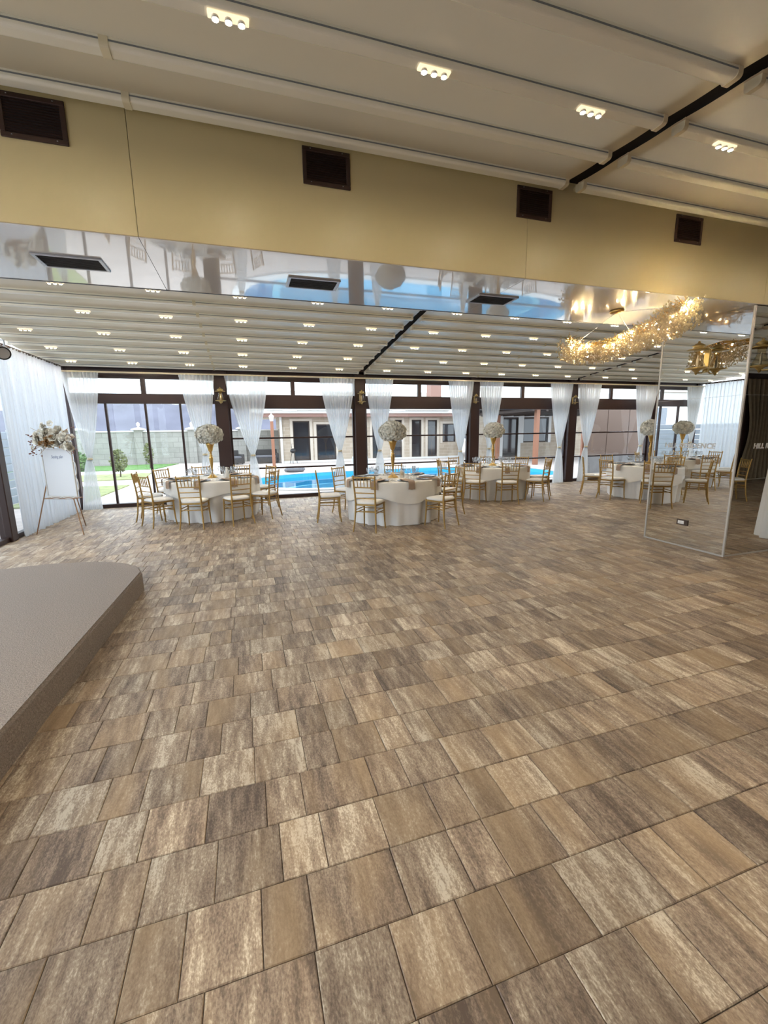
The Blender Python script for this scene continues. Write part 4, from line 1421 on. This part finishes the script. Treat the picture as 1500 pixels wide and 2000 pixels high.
# ---- garden wall
gw = thing('garden_wall', 'pale block garden wall with capped pillars and finials', 'garden wall', (0, 0, 0))
obj('blocks', MB().box(-22, 2.05, 29.0, 29.25, GZ, 1.86), 'garden_block', gw)
obj('wall_cap', MB().bbox(-22, 2.05, 28.93, 29.32, 1.86, 1.94, 0.015), 'trim_white', gw)
for x in (-18.0, -15.0, -12.0, -9.0, -6.0, -3.1, -0.2):
    p = obj('pillar', MB().bbox(x - 0.22, x + 0.22, 28.8, 29.3, GZ, 1.98, 0.01), 'garden_block', gw)
    obj('pillar_cap', MB().add([(x - 0.34, 28.7, 1.98), (x + 0.34, 28.7, 1.98), (x + 0.34, 29.4, 1.98), (x - 0.34, 29.4, 1.98), (x - 0.34, 28.7, 2.04), (x + 0.34, 28.7, 2.04), (x + 0.34, 29.4, 2.04), (x - 0.34, 29.4, 2.04), (x, 29.05, 2.16)],
                              [(3, 2, 1, 0), (0, 1, 5, 4), (1, 2, 6, 5), (2, 3, 7, 6), (3, 0, 4, 7), (4, 5, 8), (5, 6, 8), (6, 7, 8), (7, 4, 8)]), 'trim_white', p)
    obj('finial', MB().lathe([(0.06, 2.12), (0.06, 2.16), (0.04, 2.18), (0.09, 2.24), (0.09, 2.33), (0.11, 2.35), (0.05, 2.4), (0.03, 2.44), (0, 2.46)], 10, (x, 29.05, 0)), 'trim_white', p)
sw = thing('boundary_wall', 'low grey block wall at the left end of the lawns', 'garden wall', (0, 0, 0))
obj('blocks', MB().box(-12.2, -11.95, 17.5, 24.0, GZ, 1.4), 'block_grey', sw)
obj('wall_cap', MB().bbox(-12.27, -11.88, 17.5, 24.0, 1.4, 1.47, 0.015), 'trim_white', sw)
nw = thing('side_fence', 'blue-grey fence of wide horizontal boards outside the left glass wall', 'fence', (0, 0, 0))
for k in range(9):
    obj('board', MB().bbox(-5.72, -5.66, 5.0, 16.6, GZ + 0.02 + 0.2 * k, GZ + 0.205 + 0.2 * k, 0.012), 'slate_blue', nw)
for y in (5.1, 8.9, 12.7, 16.5):
    obj('post', MB().bbox(-5.82, -5.72, y - 0.05, y + 0.05, GZ, 1.82, 0.008), 'slate_blue', nw)
hs = thing('white_house', 'small white house beyond the left fence, seen in the mirror', 'house', (0, 0, 0))
obj('gable_wall', MB().box(-21.5, -14.0, 24.5, 27.5, GZ, 4.2), 'trim_white', hs)
obj('roof', MB().add([(-21.8, 24.2, 4.2), (-13.7, 24.2, 4.2), (-13.7, 26, 5.2), (-21.8, 26, 5.2), (-13.7, 27.8, 4.2), (-21.8, 27.8, 4.2)], [(0, 1, 2, 3), (3, 2, 4, 5), (0, 3, 5), (1, 4, 2)]), 'roof_pale', hs)
obj('window', MB().bbox(-18.6, -17.4, 24.45, 24.5, 1.9, 3.1, 0.01), 'slate_blue', hs)

# ---- shrubs
def shrub(name, label, x, y, h, w, mat, trunk=0.0, dense=140):
    t = thing(name, label, 'shrub', (x, y, GZ))
    if trunk:
        obj('stem', MB().tube([(0, 0, 0), (0.02, 0, trunk), (0, 0.02, h * 0.8)], [0.03, 0.022, 0.01], 6), 'bark', t)
    mb = MB()
    for _ in range(dense):
        a = orn.random() * 2 * PI
        q = orn.random() ** 0.5
        z = trunk + (h - trunk) * orn.random()
        prof = math.sin(PI * min(1, max(0.05, (z - trunk) / (h - trunk)) * 0.92 + 0.06)) ** 0.6
        c = Vector((w * q * prof * math.cos(a), w * q * prof * math.sin(a), z))
        d = Vector((orn.uniform(-1, 1), orn.uniform(-1, 1), orn.uniform(-0.2, 1))).normalized()
        s = orn.uniform(0.06, 0.11)
        e = d.orthogonal().normalized() * s * 0.5
        mb.add([c - e, c + d * s, c + e, c - d * s * 0.4], [(0, 1, 2, 3)])
    tag(obj('foliage', mb, mat, t), kind='stuff')
shrub('olive_shrub', 'upright olive-green shrub standing in the yellowish lawn bed', -5.03, 20.2, 1.12, 0.33, 'shrub_olive', 0.25, 420)
shrub('young_tree', 'thin young tree on the green strip before the garden wall', -4.84, 25.1, 1.3, 0.24, 'shrub_olive', 0.3, 240)
shrub('round_bush', 'round bright green bush beside the seating board', -7.9, 24.6, 0.95, 0.62, 'shrub_green', 0.0, 900)

# ---- hills
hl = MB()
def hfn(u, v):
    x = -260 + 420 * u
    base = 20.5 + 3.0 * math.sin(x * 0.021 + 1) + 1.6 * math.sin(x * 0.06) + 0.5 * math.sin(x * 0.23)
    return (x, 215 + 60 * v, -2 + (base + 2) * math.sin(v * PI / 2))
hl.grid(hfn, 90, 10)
tag(obj('hill', hl, 'hill_haze_tint'), 'wooded hazy hill rising behind the garden wall', 'hill', kind='structure')

# ---- stone house across the pool
FY = 26.0
hb = thing('stone_house', 'stone-clad house with dark doors across the pool', 'house', (0, 0, 0))
OPEN = [(2.68, 3.66, 0.05, 2.36), (4.06, 5.22, 0.05, 2.16), (7.52, 8.0, 0.05, 2.4), (8.84, 9.47, 0.05, 2.4), (10.14, 10.8, 0.05, 2.4), (11.25, 11.9, 0.05, 2.38), (12.3, 13.25, 0.95, 2.14)]
HX0, HX1 = 2.08, 13.5
xs = [HX0]
mb = MB()
prev = HX0
for (a, b, z0, z1) in OPEN:
    mb.box(prev, a, FY, FY + 0.3, GZ, 2.7)
    mb.box(a, b, FY, FY + 0.3, z1, 2.7)
    if z0 > 0.1:
        mb.box(a, b, FY, FY + 0.3, GZ, z0)
    prev = b
mb.box(prev, HX1, FY, FY + 0.3, GZ, 2.7)
mb.box(HX0, HX0 + 0.3, FY + 0.3, 31, GZ, 2.7).box(HX1 - 0.3, HX1, FY + 0.3, 31, GZ, 2.7)
obj('wall', mb, 'stone_facade', hb)
obj('plinth', MB().box(HX0, HX1, FY - 0.06, FY, GZ, 0.05), 'coping', hb)
for i, (a, b, z0, z1) in enumerate(OPEN):
    d = obj('window' if z0 > 0.1 else 'door', MB().box(a, a + 0.07, FY + 0.05, FY + 0.15, z0, z1).box(b - 0.07, b, FY + 0.05, FY + 0.15, z0, z1).box(a + 0.07, b - 0.07, FY + 0.05, FY + 0.15, z1 - 0.07, z1).box(a + 0.07, b - 0.07, FY + 0.05, FY + 0.15, z0, z0 + 0.07),
            'dark_timber', hb)
    obj('pane', MB().box(a + 0.07, b - 0.07, FY + 0.09, FY + 0.11, z0 + 0.07, z1 - 0.07), 'dark_glass', d)
    obj('surround', MB().box(a - 0.16, a, FY - 0.03, FY + 0.05, z0 - 0.05, z1 + 0.14).box(b, b + 0.16, FY - 0.03, FY + 0.05, z0 - 0.05, z1 + 0.14).box(a, b, FY - 0.03, FY + 0.05, z1, z1 + 0.14), 'coping_warm', d)
obj('downpipe', MB().tube([(2.0, FY - 0.08, GZ), (2.0, FY - 0.08, 2.62)], 0.07, 8), 'trim_white', hb)
obj('eave', MB().box(0.6, 13.7, FY - 0.65, FY + 0.2, 2.58, 2.77), 'eave_brown', hb)
obj('gutter', MB().box(0.6, 13.7, FY - 0.75, FY - 0.62, 2.77, 2.93), 'trim_white', hb)
obj('roof', MB().add([(0.4, FY - 0.7, 2.8), (13.7, FY - 0.7, 2.8), (13.7, 31.5, 4.6), (0.4, 31.5, 4.6), (13.7, 36, 2.8), (0.4, 36, 2.8)], [(0, 1, 2, 3), (3, 2, 4, 5), (0, 3, 5), (1, 4, 2)]), 'roof_pale', hb)
obj('chimney', MB().box(12.8, 13.6, 29.0, 29.8, 3.6, 5.6), 'eave_brown', hb)
for i, (a, b) in enumerate(((1.2, 6.6), (7.6, 12.4))):
    aw = thing('folded_awning', ['white folded awning above the left doors of the stone house', 'white folded awning above the right doors of the stone house'][i], 'awning', ((a + b) / 2, FY - 0.85, 2.93), 0, 'white folded awnings')
    w = (b - a) / 2
    obj('cassette', MB().bbox(-w, w, -0.12, 0.1, 0.0, 0.17, 0.03), 'trim_white', aw)
    obj('arm', MB().tube([(-w + 0.3, -0.1, 0.05), (-w + 1.6, -0.5, -0.06), (-w + 0.4, -0.75, -0.1)], 0.03, 6), 'trim_white', aw)
# pavilion wing to the right
pv = thing('pavilion_house', 'stone pavilion with dark door and window beside terracotta posts', 'house', (0, 0, 0))
PY = 24.0
mb = MB()
PO = [(15.54, 16.66, GZ + 0.02, 2.45), (17.05, 18.95, 0.86, 2.45)]
prev = 14.4
for (a, b, z0, z1) in PO:
    mb.box(prev, a, PY, PY + 0.3, GZ, 2.9)
    mb.box(a, b, PY, PY + 0.3, z1, 2.9)
    if z0 > 0.1:
        mb.box(a, b, PY, PY + 0.3, GZ, z0)
    prev = b
mb.box(prev, 24.0, PY, PY + 0.3, GZ, 2.9).box(14.4, 14.7, PY + 0.3, 26.5, GZ, 2.9)
obj('wall', mb, 'stone_facade', pv)
for (a, b, z0, z1) in PO:
    d = obj('window' if z0 > 0.1 else 'door', MB().box(a, a + 0.08, PY + 0.05, PY + 0.15, z0, z1).box(b - 0.08, b, PY + 0.05, PY + 0.15, z0, z1).box(a + 0.08, b - 0.08, PY + 0.05, PY + 0.15, z1 - 0.08, z1).box(a + 0.08, b - 0.08, PY + 0.05, PY + 0.15, z0, z0 + 0.08), 'dark_timber', pv)
    obj('pane', MB().box(a + 0.08, b - 0.08, PY + 0.09, PY + 0.11, z0 + 0.08, z1 - 0.08), 'dark_glass', d)
    obj('surround', MB().box(a - 0.2, a, PY - 0.04, PY + 0.05, z0 - 0.02, z1 + 0.12).box(b, b + 0.2, PY - 0.04, PY + 0.05, z0 - 0.02, z1 + 0.12).box(a, b, PY - 0.04, PY + 0.05, z1, z1 + 0.12), 'coping', d)
obj('roof', MB().add([(13.8, PY - 0.4, 2.95), (26, PY - 0.4, 2.95), (26, 30, 4.9), (17.0, 30, 4.9), (13.8, 33, 2.95), (26, 33, 2.95)], [(0, 1, 2, 3), (0, 3, 4), (4, 3, 2, 5)]), 'roof_pale', pv)
obj('roof', MB().add([(19.5, 27.5, 3.3), (30, 27.5, 3.3), (30, 34, 5.4), (24, 34, 5.4), (19.5, 36, 3.3)], [(0, 1, 2, 3), (0, 3, 4)]), 'roof_pale', pv)
pg = thing('pergola', 'dark timber pergola roof on terracotta posts beyond the pool', 'pergola', (0, 0, 0))
for x, y in ((13.54, 18.0), (14.3, 22.6), (20.2, 18.0), (20.6, 22.6)):
    obj('post', MB().bbox(x - 0.1, x + 0.1, y - 0.1, y + 0.1, GZ, 2.62, 0.01), 'terracotta_post', pg)
obj('deck', MB().box(12.7, 21.4, 17.6, 23.9, 2.78, 2.86), 'dark_timber', pg)
obj('header', MB().bbox(12.9, 21.2, 17.9, 18.1, 2.6, 2.78, 0.01), 'dark_timber', pg)
obj('header', MB().bbox(12.9, 21.2, 22.5, 22.7, 2.6, 2.78, 0.01), 'dark_timber', pg)
for k in range(11):
    x = 13.1 + k * 0.78
    obj('rafter', MB().bbox(x - 0.07, x + 0.07, 17.7, 23.8, 2.5, 2.64, 0.008), 'dark_timber', pg)
# brown screen behind the right-hand window
scn = thing('timber_screen', 'tall brown panel screen on a grey stone base outside the right-hand window', 'screen', (0, 0, 0))
for i, x in enumerate((12.35, 13.4, 14.45, 15.5, 16.55)):
    if i < 4:
        for z0, z1 in ((0.62, 1.5), (1.51, 2.35), (2.36, 2.5)):
            obj('panel', MB().bbox(x + 0.012, x + 1.038, 13.5, 13.54, z0, z1 - 0.008, 0.006), 'screen_brown', scn)
    obj('post', MB().bbox(x - 0.05, x + 0.05, 13.55, 13.65, GZ, 2.52, 0.006), 'terracotta_post', scn)
obj('stone_base', MB().bbox(12.3, 16.6, 13.4, 13.7, GZ, 0.6, 0.01), 'grey_stone', scn)
# lamp post, seats, grill and pool cover
lp = thing('lamp_post', 'terracotta lamp post with lantern at the left end of the pool', 'lamp post', (1.3, 22.5, GZ))
obj('post', MB().bbox(-0.075, 0.075, -0.075, 0.075, 0, 2.3, 0.01), 'terracotta_post', lp)
obj('lantern', MB().lathe([(0.05, 2.3), (0.09, 2.34), (0.12, 2.52), (0.14, 2.54), (0.05, 2.64), (0, 2.7)], 8), 'porcelain', lp)
def sofa(label, x, y, rz, w):
    t = thing('wicker_sofa', label, 'sofa', (x, y, GZ), rz, 'dark wicker seats on the terrace')
    obj('base', MB().bbox(-w / 2, w / 2, -0.4, 0.4, 0.06, 0.34, 0.02), 'wicker', t)
    obj('backrest', MB().bbox(-w / 2, w / 2, 0.28, 0.42, 0.34, 0.8, 0.02), 'wicker', t)
    for s in (-1, 1):
        obj('armrest', MB().bbox(s * w / 2 - 0.07, s * w / 2 + 0.07, -0.4, 0.42, 0.06, 0.58, 0.02), 'wicker', t)
        for yy in (-0.36, 0.36):
            obj('foot', MB().bbox(s * (w / 2 - 0.06) - 0.03, s * (w / 2 - 0.06) + 0.03, yy - 0.03, yy + 0.03, 0, 0.06, 0.004), 'wicker', t)
    obj('cushion', MB().bbox(-w / 2 + 0.08, w / 2 - 0.08, -0.38, 0.26, 0.34, 0.46, 0.03), 'cushion_dark', t)
sofa('dark wicker armchair at the left of the terrace', -0.75, 26.2, 0.4, 0.9)
sofa('dark wicker sofa against the stone house corner', 1.05, 26.6, 0.0, 1.4)
gr = thing('kettle_grill', 'black round kettle grill on thin legs by the stone house', 'grill', (2.56, 25.3, GZ))
obj('bowl', MB().ico((0, 0, 0.72), 0.17, 2, 0.85), 'black_plastic', gr)
for k in range(3):
    a = 2 * PI * k / 3 + 0.3
    obj('leg', MB().tube([(0.08 * math.cos(a), 0.08 * math.sin(a), 0.65), (0.24 * math.cos(a), 0.24 * math.sin(a), 0)], 0.014, 6), 'black_plastic', gr)
obj('handle', MB().tube([(-0.08, 0, 0.86), (-0.08, 0, 1.12), (0.08, 0, 1.12), (0.08, 0, 0.86)], 0.012, 6), 'black_plastic', gr)
bag = MB().ico((0, 0, 0), 0.36, 2, 0.42, 0.08)
for i, v_ in enumerate(bag.v):
    bag.v[i] = (v_[0] * 1.3, v_[1], max(v_[2], -0.1) + 0.1)
tag(obj('bean_bag', bag, 'cushion_dark', None, (2.0, 19.5, GZ)), 'slumped blue-grey bean bag on the far edge of the pool', 'bean bag')
